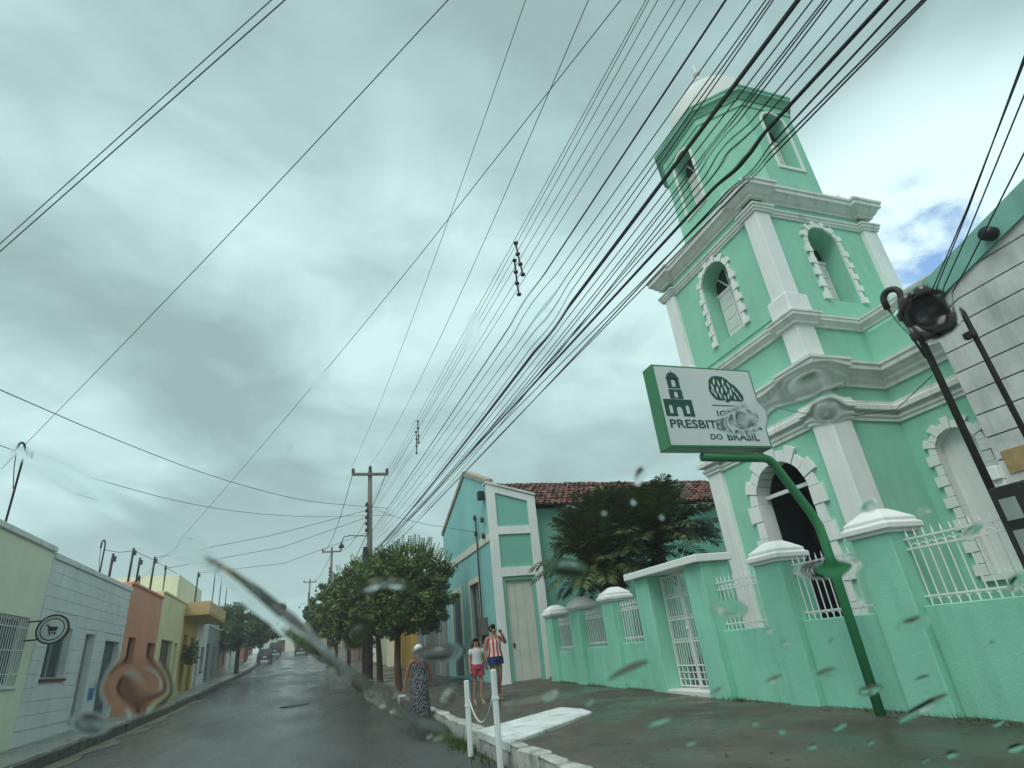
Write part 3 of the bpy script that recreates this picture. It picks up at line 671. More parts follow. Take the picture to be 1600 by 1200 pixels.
M_BROWN = mat('brown_wood', (.10,.068,.035), .6, .2, 3, stain=.3, stain_col=(.04,.03,.018))
M_ALU = mat('aluminium_frame', (.42,.47,.48), .35, .05, 4, metal=.4)
M_WDOOR = mat('cream_white_boards', (.58,.60,.53), .65, .08, 2, .1, 30, .3, (.36,.36,.3))
cream, PC = house('cream_house', 'pale cream house with barred window at the left edge of the photo', -1, XL, 9.0, 19.3, 5.18, M_CREAM, [(15.9,18.75,1.9,3.44,'barred',M_IRON)], cope=.14)
grey, PG = house('grey_sided_house', 'pale grey house with horizontal siding courses and round cart sign beside it', -1, XL, 19.3, 27.35, 5.02, M_GREY,
    [(20.2,21.9,2.02,3.37,'window',M_ALU,M_REDB),(23.1,24.05,.7,3.3,'door',M_GREYD),(25.25,27.05,.75,3.18,'garage',M_BLUEG)], cope=.16, cope_m=M_GREY)
gops = [(20.08,22.02,1.93,3.44),(23.08,24.07,.6,3.32),(25.23,27.07,.6,3.2)]
for k in range(13):
    z0_, z1_ = .86+k*.32+.006, .86+(k+1)*.32-.006
    cuts = [19.31]+[c for o in gops if o[2] < z1_ and o[3] > z0_ for c in o[:2]]+[27.34]
    for a_, b_ in zip(cuts[::2], cuts[1::2]):
        if b_-a_ > .05: MB().box(XL-.02, XL+.022, a_, b_, z0_, z1_).build('siding_board', M_GREY, grey)
orange, PO = house('terracotta_house', 'terracotta orange house between the grey sided and pale yellow houses', -1, XL, 27.35, 33.05, 5.33, M_ORANGE, [(28.2,29.3,2.0,3.42,'window',M_REDB),(31.4,32.9,.8,3.33,'door',M_REDB)], cope=.1, cope_m=M_ORANGE)
yellow, PY = house('yellow_house', 'pale yellow house with brown garage door beyond the terracotta house', -1, XL, 33.05, 38.9, 5.62, M_YELLOW, [(34.1,36.8,.95,3.58,'garage',M_BROWN),(37.3,38.2,.95,3.52,'door',M_WDOOR)], cope=.09, cope_m=M_YELLOW)
ochre, PA = house('balcony_house', 'ochre yellow two storey house with jutting corner balcony', -1, XL, 38.9, 43.9, 5.1, M_OCHRE, [(39.6,40.9,1.1,4.05,'door',M_REDB),(42.0,43.3,1.1,4.0,'door',M_BROWN)])
MB().box(XL-4, XL-.6, 39.2, 47.6, 5.1, 7.35).build('upper_storey', M_CREAM, ochre)
bal = MB().prism([(38.95,5.0),(46.3,5.0),(46.3,5.12),(38.95,5.12)], lambda u, d, z: (XL+d, u, z), 0, 1.25).build('balcony_slab', M_OCHRE, ochre)
pp = MB().box(XL+1.17, XL+1.27, 38.95, 46.3, 5.122, 5.72).box(XL+.002, XL+1.168, 38.95, 39.05, 5.122, 5.72).box(XL+.002, XL+1.168, 46.2, 46.3, 5.122, 5.72); pp.build('balcony_parapet', mat('peach_parapet', (.55,.37,.19), .75, .08, 1, .1, 30, .2, (.35,.25,.15)), bal)
for yy_ in (40, 43, 46): MB().tube([(XL+1.2,yy_,5.7),(XL+1.2,yy_,7.4)], .03, 6).build('balcony_post', M_PIPE, ochre)
w1, _ = house('white_house', 'narrow grubby white house past the ochre balcony house', -1, XL, 43.9, 48.5, 5.2, M_OWH, [(44.6,45.5,1.15,3.6,'door',M_GREYD),(46.3,47.6,2.1,3.6,'window',M_BROWN)], cope=.1)
w2, _ = house('slate_front_house', 'low house with blue grey shutters behind the left street tree', -1, XL-.3, 48.5, 58, 5.2, M_GREYD, [(49.5,52.0,1.4,4.0,'garage',M_BLUEG),(54,55.2,1.4,3.9,'door',M_BROWN)], cope=.1)
w3, _ = house('pink_house', 'dusty pink low house beside the left street tree trunk', -1, XL-.6, 58, 66, 5.6, M_PINK, [(59.5,60.7,1.8,4.2,'door',M_GREYD),(62.5,64.2,2.6,4.3,'window',M_OWH)], cope=.1)
w4, _ = house('pale_block_house', 'pale low house uphill of the left street tree', -1, XL-1.2, 66, 80, 6.2, M_OWH, [(68,70.5,2.1,4.6,'garage',M_GREYD),(74,75.2,2.4,4.7,'door',M_BROWN)], cope=.1)
w5, _ = house('red_front_house', 'small red and white house at the top of the street', -1, -9.2, 101, 118, 8.6, mat('red_plaster', (.36,.10,.085), .75, .08, 1, .1, 30, .2, (.2,.08,.06)), [(104,106,4.4,6.8,'door',M_OWH)], cope=.25, z0=4.1)
w6 = thing('cream_end_house', 'cream house closing the view at the top of the street', 'house', (-4, 128, 4.6))
PE = lambda u, d, z: (u, 126-d, z)
mb = MB(); rect_wall(mb, PE, -8.4, 3, 4.4, 8.3, [(-5.6,-4.2,4.7,7.0),(-2.5,-.8,5.6,7.0)]); mb.box(-8.38, 2.98, 126.3, 134, 4.4, 8.28); mb.build('wall', M_CREAM, w6)
fit(w6, PE, (-5.6,-4.2,4.7,7.0), 'door', M_BROWN); fit(w6, PE, (-2.5,-.8,5.6,7.0), 'window', M_BROWN)
MB().box(-8.6, -6.6, 125.2, 126.0, 4.5, 8.2).build('white_corner', M_OWH, w6)
w7, _ = house('hilltop_house', 'tan house closing the view at the top of the street on the right', 1, 1.2, 98, 124, 7.6, mat('tan_plaster', (.36,.29,.2), .75, .1, 1, .1, 30, .3, (.2,.17,.12)), [(104,106,4.6,6.6,'window',M_BROWN),(112,113.3,4.6,6.9,'door',M_OWH)], cope=.1, z0=3.7)

# right side beyond the sea green house
r1, _ = house('grey_front_house', 'plain grey house behind the trunk of the nearest street tree', 1, 5.5, 25.95, 33, 4.6, mat('mid_grey_plaster', (.26,.30,.31), .75, .08, 1, .1, 30, .3, (.15,.17,.17)), [(27.0,28.2,.75,3.2,'door',M_WDOOR),(30.4,31.8,1.7,3.1,'window',M_OWH)], cope=.1)
r2, _ = house('mustard_house', 'mustard yellow house with pale doors behind the right street trees', 1, 5.3, 33, 41, 4.9, M_OCHRE, [(34.2,35.3,.95,3.4,'door',M_WDOOR),(36.4,37.5,.95,3.4,'door',M_GREYD),(38.6,40,1.9,3.2,'window',M_OWH)], cope=.1)
r3, _ = house('cream_row_house', 'cream row house with white door frames behind the far right trees', 1, 5.0, 41, 54, 5.4, M_CREAM, [(43,44.2,1.2,3.8,'door',M_WDOOR),(47,48.3,1.2,3.8,'door',M_BROWN),(50.5,52.2,2.2,3.7,'window',M_OWH)], cope=.1)
r4, _ = house('brown_row_house', 'brownish row house farthest along the right pavement trees', 1, 4.4, 54, 78, 6.2, mat('brown_plaster', (.22,.15,.11), .75, .1, 1, .1, 30, .3, (.12,.09,.07)), [(58,59.2,1.8,4.2,'door',M_OWH),(63,64.2,1.9,4.4,'door',M_OWH),(69,71,2.8,4.6,'window',M_OWH)], cope=.1)

# ------------------------------------------------------------------ the sea green gabled house
hs = thing('gabled_house', 'sea green house with white framed end bay and clay tile roof', 'house', (6.5, 21, .4))
HX, HY = 5.6, 18.4
PHS = lambda u, d, z: (HX-d, u, z); PHN = lambda u, d, z: (u, HY-d, z)
GAB = lambda y: 6.75+(y-18.4)*.40 if y < 21.3 else 7.91-(y-21.3)*.33
opsS = [(20.2,21.5,1.25,3.72),(23.05,24.5,.7,3.66)]
wl = MB(); rect_wall(wl, PHS, HY, 25.8, .2, 4.86, opsS, .12)
wl.build('street_wall', M_TEAL, hs)
MB().add([PHS(HY,0,4.85),PHS(25.8,0,4.85),PHS(25.8,0,GAB(25.8)),PHS(21.3,0,GAB(21.3)),PHS(HY,0,GAB(HY))], [(0,1,2,3,4)]).build('gable_wall', M_TEAL, hs)
MB().prism([(HY,4.80),(25.8,4.80),(25.8,5.05),(HY,5.05)], PHS, -.02, .04).build('band', M_CREAMTRIM, hs)
for o in opsS:
    u0, u1, z0, z1 = o
    for q in ([(u0-.18,z0),(u0,z0),(u0,z1+.18),(u0-.18,z1+.18)], [(u1,z0),(u1+.18,z0),(u1+.18,z1+.18),(u1,z1+.18)], [(u0+.002,z1+.002),(u1-.002,z1+.002),(u1-.002,z1+.18),(u0+.002,z1+.18)]):
        MB().prism(q, PHS, -.02, .035).build('opening_trim', M_CREAMTRIM, hs)
fit(hs, PHS, opsS[0], 'window', M_GREYD, .08, trim=M_CREAMTRIM); fit(hs, PHS, opsS[1], 'door', M_BLUEG, .08)
rk = MB().prism([(HY-.03,GAB(HY)-.02),(21.3,GAB(21.3)-.02),(25.85,GAB(25.8)-.02),(25.85,GAB(25.8)+.14),(21.3,GAB(21.3)+.16),(HY-.03,GAB(HY)+.14)], PHS, -.25, .06); rk.build('rake_coping', mat('mossy_coping', (.33,.31,.25), .85, .3, 4, .4, 18, .8, (.08,.075,.055)), hs)
# white framed end bay facing down the street
ew = MB(); XE = 7.3
TOPE = lambda x: 6.72-(x-HX)*.27
dr = (5.98, 6.92, .5, 3.5)
rect_wall(ew, PHN, HX, XE, .2, 6.2, [dr], .25); ew.add([PHN(HX,0,6.2),PHN(XE,0,6.2),PHN(XE,0,TOPE(XE)),PHN(HX,0,TOPE(HX))], [(0,1,2,3)])
ew.add([(XE,HY,.2),(XE,HY+.45,.2),(XE,HY+.45,TOPE(XE)),(XE,HY,TOPE(XE))], [(0,1,2,3)]); ew.build('end_bay_wall', M_TEALG, hs)
fm = []
for q in ([(HX-.03,.4),(HX+.27,.4),(HX+.27,TOPE(HX+.27)),(HX-.03,TOPE(HX)+.02)], [(XE-.27,.4),(XE+.02,.4),(XE+.02,TOPE(XE)+.0),(XE-.27,TOPE(XE-.27))],
          [(HX+.272,4.98),(XE-.272,4.98),(XE-.272,5.24),(HX+.272,5.24)], [(HX+.272,3.62),(XE-.272,3.62),(XE-.272,3.9),(HX+.272,3.9)],
          [(HX+.272,TOPE(HX+.27)-.24),(XE-.272,TOPE(XE-.27)-.24),(XE-.272,TOPE(XE-.27)),(HX+.272,TOPE(HX+.27))]):
    MB().prism(q, PHN, -.02, .05).build('frame_band', M_WHITE, hs)
MB().prism([(XE-.001,.4),(XE+.022,.4),(XE+.022,TOPE(XE)),(XE-.001,TOPE(XE))], PHN, -.46, -.021).build('frame_return', M_WHITE2, hs)
MB().prism([(HX-.05,TOPE(HX)+.021),(XE+.05,TOPE(XE)+.021),(XE+.05,TOPE(XE)+.09),(HX-.05,TOPE(HX)+.09)], PHN, -.3, .09).build('bay_coping', M_WHITE2, hs)
fit(hs, PHN, dr, 'door', M_WDOOR, .1)
# long side wall and roof
MB().box(XE+.024, 19, HY+.45, 25.6, .2, 5.93).box(HX+.35, XE, HY+.47, 25.6, .2, 5.9).build('side_wall', M_TEALG, hs)
RY0, RZ0, RY1, RZ1 = HY+.12, 5.98, 21.9, 7.62
roof = MB().add([(HX+.3,HY+.9,RZ0+.36),(7.36,HY+.9,RZ0+.36),(7.36,RY0,RZ0-.02),(19,RY0,RZ0-.02),(19,RY1,RZ1-.02),(HX+.3,RY1,RZ1-.02),(19,25.8,5.95),(HX+.3,25.8,5.95)], [(0,1,2,3,4,5),(5,4,6,7)]).build('roof', mat('dark_roof_batten', (.03,.022,.018), .9), hs)
sl = math.atan2(RZ1-RZ0, RY1-RY0); tl = .46
tile = MB(); seg = 5; vs = []
for y, r, lift in ((0,.105,.045),(tl*1.12,.088,.0)):
    for k in range(seg+1): a = math.pi*k/seg; vs.append((r*math.cos(a), y, r*math.sin(a)*.85+lift))
    for k in range(seg+1): a = math.pi*k/seg; vs.append(((r-.014)*math.cos(a), y, (r-.014)*math.sin(a)*.85+lift))
n1 = seg+1; fs = []
for k in range(seg): fs += [(k,k+1,2*n1+k+1,2*n1+k), (n1+k,3*n1+k,3*n1+k+1,n1+k+1), (k,n1+k,n1+k+1,k+1)]
tile.add(vs, fs); TM = tile.mesh('tile', M_TILE)
rows = int(math.hypot(RZ1-RZ0, RY1-RY0)/tl)+1; cnt = 0; rest = MB()
spots = []
for j in range(rows):
    x = HX+.25
    while x < 17.6:
        
        if not (x < 7.42 and j < 2): spots.append((j, x))
        x += .225
spots.sort(key=lambda s_: (s_[1] > 16.9, s_[0] if s_[1] > 7.0 else 99))
rx = Matrix.Rotation(sl, 4, 'X')
for j, x in spots:
    y = RY0-.12+j*tl*math.cos(sl); z = RZ0-.02+(j*tl-.12)*math.sin(sl)+random.uniform(-.015,.028)
    if cnt < 300:
        link('tile', TM, roof, (x+random.uniform(-.012,.012), y+random.uniform(-.03,.03), z), rot=(sl+random.uniform(-.05,.05), random.uniform(-.09,.09), random.uniform(-.10,.10))); cnt += 1
    else:
        m_ = Matrix.Translation((x+random.uniform(-.012,.012), y+random.uniform(-.03,.03), z)) @ Matrix.Rotation(random.uniform(-.05,.05), 4, 'Z') @ rx
        rest.add([m_ @ Vector(v) for v in vs], fs)
rest.build('tiles_rest', M_TILE, roof)['kind'] = 'stuff'

# ------------------------------------------------------------------ trees
def leaf_cloud(centers, per, spread, size, up=.3):
    n = len(centers)*per; c = np.repeat(np.asarray(centers, float), per, 0)
    d = rng.normal(size=(n,3)); d /= np.linalg.norm(d, axis=1, keepdims=True)
    sp = np.repeat(np.broadcast_to(np.asarray(spread, float), (len(centers),)), per)[:,None]
    p = c + d*sp*rng.random((n,1))**.45*np.array([1,1,.8])
    nrm = d*.8 + rng.normal(size=(n,3))*.6 + np.array([0,0,up]); nrm /= np.linalg.norm(nrm, axis=1, keepdims=True)
    t = rng.normal(size=(n,3)); t[:,2] -= .4; t -= nrm*(t*nrm).sum(1,keepdims=True); t /= np.linalg.norm(t, axis=1, keepdims=True); b = np.cross(nrm, t)
    L = size*(.65+.7*rng.random((n,1))); w = L*.42
    v = np.stack([p-t*L*.5, p+b*w*.5, p+t*L*.5, p-b*w*.5], 1).reshape(-1,3)
    return v, np.arange(4*n).reshape(-1,4)
def tree(label, base, fork, cc, rad, ncl, per, size, m, tr=.13, group=None, sprays=0):
    t = thing('street_tree', label, 'tree', base, group); b = Vector(base)
    tk = MB(); top = Vector((b.x+random.uniform(-.1,.1), b.y, fork))
    tk.tube([b-Vector((0,0,.1)), b+Vector((0,0,.12)), b.lerp(top,.5)+Vector((random.uniform(-.05,.05),0,0)), top], [tr*1.35, tr, tr*.9, tr*.8], 10)
    C = Vector(cc)
    for k in range(6):
        a = k*1.05+random.random(); e_ = C+Vector((math.cos(a)*rad[0]*.65, math.sin(a)*rad[1]*.65, random.uniform(-.2,.5)*rad[2])); mid = top.lerp(e_,.5)+Vector((0,0,.15))
        tk.tube([top-Vector((0,0,.1)), mid, e_], [tr*.55, tr*.35, tr*.12], 6)
    tk.build('trunk', M_TRUNK, t, smooth=True)
    cs = []
    while len(cs) < ncl:
        d = rng.normal(size=3); d /= np.linalg.norm(d); r = rng.random()**.34*(1.0 if rng.random() < .8 else 1.14)
        q = np.sign(d)*np.abs(d)**.8; q = q/max(1.0, np.linalg.norm(q)/1.12)
        cs.append(np.array(cc)+q*np.array(rad)*r*.9)
    sp = [random.uniform(.22,.40)*max(rad[0],rad[2])*.40 for _ in cs]
    v, f = leaf_cloud(cs, per, sp, size)
    vs, fs = [v], [f]; k0 = len(v)
    for _ in range(sprays):            # pinnate shoots standing out of the crown
        a = random.uniform(0, 2*math.pi); rr = random.random()**.5; st = np.array(cc)+np.array([math.cos(a)*rad[0]*rr*.8, math.sin(a)*rad[1]*rr*.8, rad[2]*math.sqrt(max(.05, 1-.75*rr*rr))*.88])
        dr_ = np.array([math.cos(a)*rr*.6, math.sin(a)*rr*.6, 1.0]); dr_ /= np.linalg.norm(dr_); ln = random.uniform(.3,.6); sd = np.cross(dr_, rng.normal(size=3)); sd /= np.linalg.norm(sd)
        for i in range(9):
            for s_ in (-1,1):
                p = st+dr_*ln*i/8; tip = p+sd*s_*.17*(1.1-i/12)+dr_*.05-np.array([0,0,.04]); w = dr_*.025
                vs.append(np.array([p-w, (p+tip)/2-w*1.2, tip, (p+tip)/2+w*1.2])); fs.append(np.array([[k0,k0+1,k0+2,k0+3]])); k0 += 4
    me = raw_mesh('crown', np.concatenate(vs)-np.array(base), np.concatenate(fs), m)
    o = bpy.data.objects.new('crown', me); COL.objects.link(o); o.parent = t; return t
GT = 'street trees along the right pavement'
tree('nearest leafy street tree, its trunk just behind the woman in the white cap', (2.95,21.6,zr(21.6)+.2), 2.35, (3.3,21.9,3.7), (1.85,1.9,1.65), 330, 85, .135, M_LEAF, .13, GT, 80)
tree('second leafy street tree, partly hidden left of the nearest one', (2.95,27.5,zr(27.5)+.2), 2.6, (2.55,27.6,4.05), (2.0,2.0,1.85), 280, 75, .155, M_LEAF, .14, GT, 55)
tree('third street tree, half hidden behind the second one up the hill', (2.9,34.5,zr(34.5)+.2), 3.0, (2.1,34.6,4.4), (2.05,2.2,1.9), 230, 65, .18, M_LEAF, .14, GT, 30)
tree('fourth street tree, where the row of right crowns narrows uphill', (2.6,43,zr(43)+.2), 3.3, (1.75,43,4.9), (2.0,2.4,1.8), 180, 60, .21, M_LEAF, .14, GT)
tree('farthest street tree at the end of the right row, beside the dark parked car', (2.3,56,zr(56)+.2), 3.9, (1.2,56,5.3), (2.0,2.6,1.7), 150, 60, .25, M_LEAFD, .15, GT)
tree('dark round street tree standing on the left pavement', (-5.85,60,zr(60)+.15), 4.1, (-5.6,60,5.7), (3.7,3.2,2.05), 300, 70, .26, M_LEAFD, .2)
tree('small tree behind the dark round tree farther up the left side', (-7.6,88,zr(88)+.15), 5.0, (-7.4,88,6.6), (3.0,2.6,1.9), 120, 60, .36, M_LEAFD, .2)
# ------------------------------------------------------------------ palms
def palm(label, base, ztop, nf, L0, seed, tilt=(0,0)):
    rs = random.Random(seed); t = thing('palm', label, 'palm', base, 'palms in the churchyard'); b = Vector(base); top = Vector((b.x+tilt[0], b.y+tilt[1], ztop))
    tk = MB(); pts = [b.lerp(top, i/8) for i in range(9)]; tk.tube(pts, [.19+.025*(i % 2) for i in range(9)], 12); tk.build('trunk', M_PALMT, t)
    V, F, k0 = [], [], 0; st = MB(); bo = np.array(base)
    for i in range(nf):
        az = i*2.39996+rs.uniform(-.25,.25); el = R(rs.choice([86,78,70,62,54,45,35,24,12]))+rs.uniform(-.1,.1); ln = L0*rs.uniform(.8,1.1)
        h = Vector((math.cos(az), math.sin(az), 0)); p = top.copy(); pts = [p.copy()]; ns = 15; e_ = el
        for k in range(ns):
            p = p+(h*math.cos(e_)+Vector((0,0,math.sin(e_))))*(ln/ns); pts.append(p.copy()); e_ -= (.035+.07*k/ns)*(1.0 if el < .9 else .9)
        st.tube(pts, [.018*(1-.85*k/ns) for k in range(ns+1)], 4)
        for k in range(2, ns+1):
            for sub in (0,.25,.5,.75):
                if k == ns and sub: continue
                q = pts[k].lerp(pts[min(k+1,ns)], sub); tg = (pts[min(k+1,ns)]-pts[k-1]).normalized(); sd = tg.cross(Vector((0,0,1)))
                sd = sd.normalized() if sd.length > .05 else Vector((1,0,0)); up = sd.cross(tg)
                fl = ln*.27*math.sin(math.pi*min(.98,(k+sub)/(ns+1.5)))**.6*rs.uniform(.85,1.1)
                for s_ in (-1,1):
                    d = (sd*s_*.85+tg*.5+up*rs.uniform(-.1,.3)).normalized(); m_ = q+d*fl*.55; tip = q+d*fl-Vector((0,0,fl*.22)); w = tg*.021
                    V += [q-w, m_-w*1.2, tip, m_+w*1.2]; F.append((k0,k0+1,k0+2,k0+3)); k0 += 4
    st.build('frond_stems', M_PALMT, t)
    me = raw_mesh('crown', np.array([tuple(v) for v in V])-bo, F, M_PALM); o = bpy.data.objects.new('crown', me); COL.objects.link(o); o.parent = t
palm('bushy palm nearer the gabled house, behind the wall pier', (7.75,14.9,.5), 3.15, 78, 2.0, 3)
palm('taller bushy palm nearer the church tower, behind the gate', (8.95,13.9,.5), 3.6, 80, 2.05, 8)
palm('third palm crown filling the gap behind the two front palms', (8.7,15.9,.5), 4.0, 60, 2.0, 5)

# ------------------------------------------------------------------ utility poles
def insulator(parent, p, s_=1.0): MB().lathe(p, [(.03*s_,0),(.07*s_,.02*s_),(.05*s_,.06*s_),(.075*s_,.09*s_),(.055*s_,.13*s_),(.06*s_,.17*s_),(.03*s_,.2*s_)], 8).build('insulator', M_INSUL, parent, smooth=True)
def upole(label, x, y, ztop, lamp=False, tank=False):
    z0 = zr(y)+.2; t = thing('utility_pole', label, 'utility pole', (x,y,z0), 'concrete utility poles along the right kerb')
    MB().tube([(x,y,z0-.1),(x,y,ztop)], [.19,.11], 10).build('shaft', M_POLE, t, smooth=True)
    MB().box(x-.95, x+.95, y-.17, y-.05, ztop-.28, ztop-.14).build('crossarm', M_POLE, t, bevel=.01)
    for dx in (-.88, 0, .88): insulator(t, (x+dx, y-.1, ztop-.14 if dx else ztop), 1.35)
    MB().box(x-.16, x-.12, y-.2, y-.12, ztop-3.3, ztop-1.7).build('rack', M_PIPE, t)
    for k in range(5): insulator(t, (x-.2, y-.16, ztop-3.25+k*.33), .9)
    MB().box(x-.34, x-.1, y-.28, y-.08, ztop-4.5, ztop-4.0).build('junction_box', M_PIPE, t, bevel=.02)
    MB().tube([(x-.12,y-.15,ztop-4.4),(x-.17,y-.2,ztop-5.4),(x-.1,y-.17,ztop-6.4)], .05, 6).build('cable_coil', M_BLACK, t)
    MB().tube([(x-.1,y-.12,ztop-3.45),(x-1.0,y-.15,ztop-3.40),(x-1.28,y-.15,ztop-3.46),(x-1.38,y-.15,ztop-3.72)], .022, 6).build('lamp_arm', M_PIPE, t)
    lh = MB(); lh.lathe((x-1.38,y-.15,ztop-4.0), [(.05,0),(.15,.04),(.13,.1),(.06,.2),(.03,.28)], 10); lh.build('lamp_head', M_PIPE, t, smooth=True)
    if tank: MB().lathe((x+.42, y, ztop-4.4), [(.2,0),(.22,.04),(.22,.7),(.2,.75),(.08,.8)], 12).build('transformer', M_POLE, t, smooth=True)
    return t
upole('nearest concrete utility pole with three insulators on its crossarm, above the street trees', 2.72, 30, 10.78)
upole('second utility pole, smaller, just above the middle of the tree row', 1.85, 62, 12.3, tank=True)
upole('farthest tiny utility pole over the hill crest', -.2, 100, 14.2)

# ------------------------------------------------------------------ overhead cables
def curve_pts(pts, n=26, ext=0.0):
    """a smooth sagging line through 2 or 3 known points, parametrised by street distance"""
    P = [Vector(p) for p in pts]; y = np.array([p.y for p in P])
    deg = len(P)-1
    fx = np.polyfit(y, [p.x for p in P], min(1, deg)) ; fz = np.polyfit(y, [p.z for p in P], deg)
    ys = np.linspace(y.max(), y.min()-ext, n); return [(float(np.polyval(fx,q)), float(q), float(np.polyval(fz,q))) for q in ys]
def cable(pts, r, label, group=None, m=M_BLACK, name='overhead_cable', n=5):
    o = MB().tube(pts, r, n).build(name, m); tag(o, label, 'cable', group); return o
def run(near, mid, far, xn, xm, r, label, group=None, m=M_BLACK, yfar=30):
    cable(curve_pts([pix(*near,'x',xn), pix(*mid,'x',xm), pix(*far,'y',yfar)], 30, 7.0), r, label, group, m)
run((817,12),(701,343),(549,730),2.6,2.45,.006,'leftmost thin high wire rising from the nearest utility pole crossarm',None,M_CABLE)
run((924,0),(768,343),(578,726),2.9,2.8,.006,'middle thin high wire rising from the nearest utility pole top',None,M_CABLE)
G1 = 'thin power wires through the zigzag spacers'
ORD = ('first','second','third','fourth','fifth','sixth','seventh','eighth','ninth','tenth')
for i_, (a, b, c) in enumerate(zip((1005,1010,1024,1050,1067,1091),(832,838,847,860,875,889),(784,788,793,798,803,808))):
    run((a,0),(b,330),(579,c),3.2,3.2,.005,f'{ORD[i_]} from the left of the thin wires passing the zigzag spacers',G1,M_CABLE)
run((1131,0),(918,330),(582,829),3.2,3.2,.011,'single darker cable running just right of the spacer wires')
G2 = 'thin telecom cables beside the thick black bundles'
for i_, (a, b, c) in enumerate(((1170,941,833),(1194,961,838),(1201,971,842),(1206,982,846),(1267,1018,858),(1285,1032,860),(1290,1038,860),(1297,1048,862),(1330,1058,862),(1353,1068,863))):
    run((a,0),(b,330),(583,c),3.2,3.2,.006,f'{ORD[i_]} from the left of the thin telecom cables beside the thick bundles',G2)
run((1246,0),(1003,330),(585,862),3.2,3.2,.016,'thick black cable bundle crossing the church belfry')
run((1242,0),(1000,330),(585,861),3.22,3.22,.008,'second strand hugging the thick bundle across the belfry')
run((1384,0),(1083,330),(588,866),3.2,3.2,.015,'lower thick black cable bundle, rightmost of the two thick ones')
run((1417,0),(1106,330),(606,858),3.2,3.2,.008,'rightmost thin cable of the bundle, right of the lower thick one')
for a, b, w_ in ((1112,601,'left'),(1120,612,'right')):
    run((a+330,0),(a,330),(b,858),3.4,3.4,.007,f'{w_} one of two slack cables lowest above the gabled roof','slack cables below the thick bundles')
def line(pxs, r, label, m=M_CABLE, ext=True, group=None):
    P = [pix(a,b,ax,v) for a,b,ax,v in pxs]
    if ext: P = [P[0]+(P[0]-P[1])*.35] + P + [P[-1]+(P[-1]-P[-2])*.5]
    # smooth subdivision
    for _ in range(2):
        Q = [P[0]]
        for i in range(len(P)-1): Q += [P[i].lerp(P[i+1],.25), P[i].lerp(P[i+1],.75)]
        P = Q+[P[-1]]
    cable(P, r, label, group, m)
line([(0,393,'z',6.0),(445,0,'z',6.6)], .006, 'lower of the two parallel wires in the upper left sky')
line([(0,381,'z',6.0),(424,0,'z',6.6)], .005, 'upper of the two parallel wires in the upper left sky')
line([(42,692,'x',-6.85),(205,525,'z',7.6),(400,323,'z',7.7),(700,0,'z',8.0)], .0065, 'single wire climbing from the left roof pipe to the top of the sky', M_BLACK)
line([(240,885,'x',-6.9),(290,835,'z',7.2),(552,531,'z',7.6),(970,0,'z',7.9)], .006, 'thin service wire crossing the leftmost high wire in mid sky', M_BLACK)
line([(0,609,'y',13),(170,683,'y',18),(330,745,'y',23),(470,783,'y',27.5),(566,791,'y',29.9)], .011, 'upper sagging wire from the left edge to the nearest utility pole', M_BLACK)
line([(28,706,'x',-6.85),(150,750,'y',18),(310,792,'y',23),(450,808,'y',27.5),(566,806,'y',29.9)], .009, 'lower sagging wire from the left roof pipe to the nearest utility pole')
line([(590,797,'y',29.9),(640,815,'y',27),(745,832,'x',5.55)], .01, 'short wire from the nearest utility pole to the gabled house front', ext=False)
cable([(2.6,29.9,8.65),(-2,30.2,7.6),(-7.1,31.6,7.05)], .012, 'service wire from the nearest pole to the left roofs, upper one', None, M_CABLE)
cable([(2.6,29.9,8.3),(-1.5,32,7.35),(-7.1,34.2,6.95)], .012, 'service wire from the nearest pole to the left roofs, middle one', None, M_CABLE)
cable([(2.6,29.9,7.5),(-1.5,35,7.0),(-6.6,40.4,7.55)], .012, 'service wire from the nearest pole to the left roofs, lower one', None, M_CABLE)
for k, (zz, lab) in enumerate(((12.2,'top left'),(12.2,'top right'),(9.4,'upper bundle'),(9.0,'middle bundle'),(8.6,'lower bundle'))):
    dx = (-.88,.88,0,.05,.1)[k]; a = Vector((2.72+dx, 30, zz-1.5 if k < 2 else zz-1.6)); b = Vector((1.85+dx, 62, zz))
    P = [a.lerp(b, t/14)-Vector((0,0,1.0*4*(t/14)*(1-t/14))) for t in range(15)]
    cable(P, .018, f'far {lab} wire between the nearest and second utility poles', None, M_CABLE)
for k, zz in enumerate((12.1, 9.2, 8.7)):
    a = Vector((1.85, 62, zz)); b = Vector((-.2, 100, zz+1.9)); P = [a.lerp(b, t/10)-Vector((0,0,4*(t/10)*(1-t/10))) for t in range(11)]
    cable(P, .02, ('highest','middle','lowest')[k]+' far wire between the second and farthest utility poles', None, M_CABLE)
def spacer(label, px, x):
    P = [pix(a,b,'x',x) for a,b in px]; t = thing('cable_spacer', label, 'cable spacer', P[-1])
    MB().tube(P, .016, 6).build('rod', M_PIPE, t)
    for p in P: MB().lathe(p-Vector((0,0,.03)), [(.01,0),(.042,.015),(.042,.045),(.01,.06)], 8).build('clamp', M_INSUL, t, smooth=True)
spacer('right column of the larger near cable spacer high over the street', [(806,380),(809,397),(813,413),(817,429)], 3.1)
spacer('left column of the larger near cable spacer high over the street', [(804,407),(806,425),(808,443),(811,460)], 3.14)
spacer('right column of the small far cable spacer above the gabled house', [(653,658),(653,669),(654,681),(654,692)], 2.95)
spacer('left column of the small far cable spacer above the gabled house', [(650,675),(651,686),(651,697),(651,708)], 2.97)

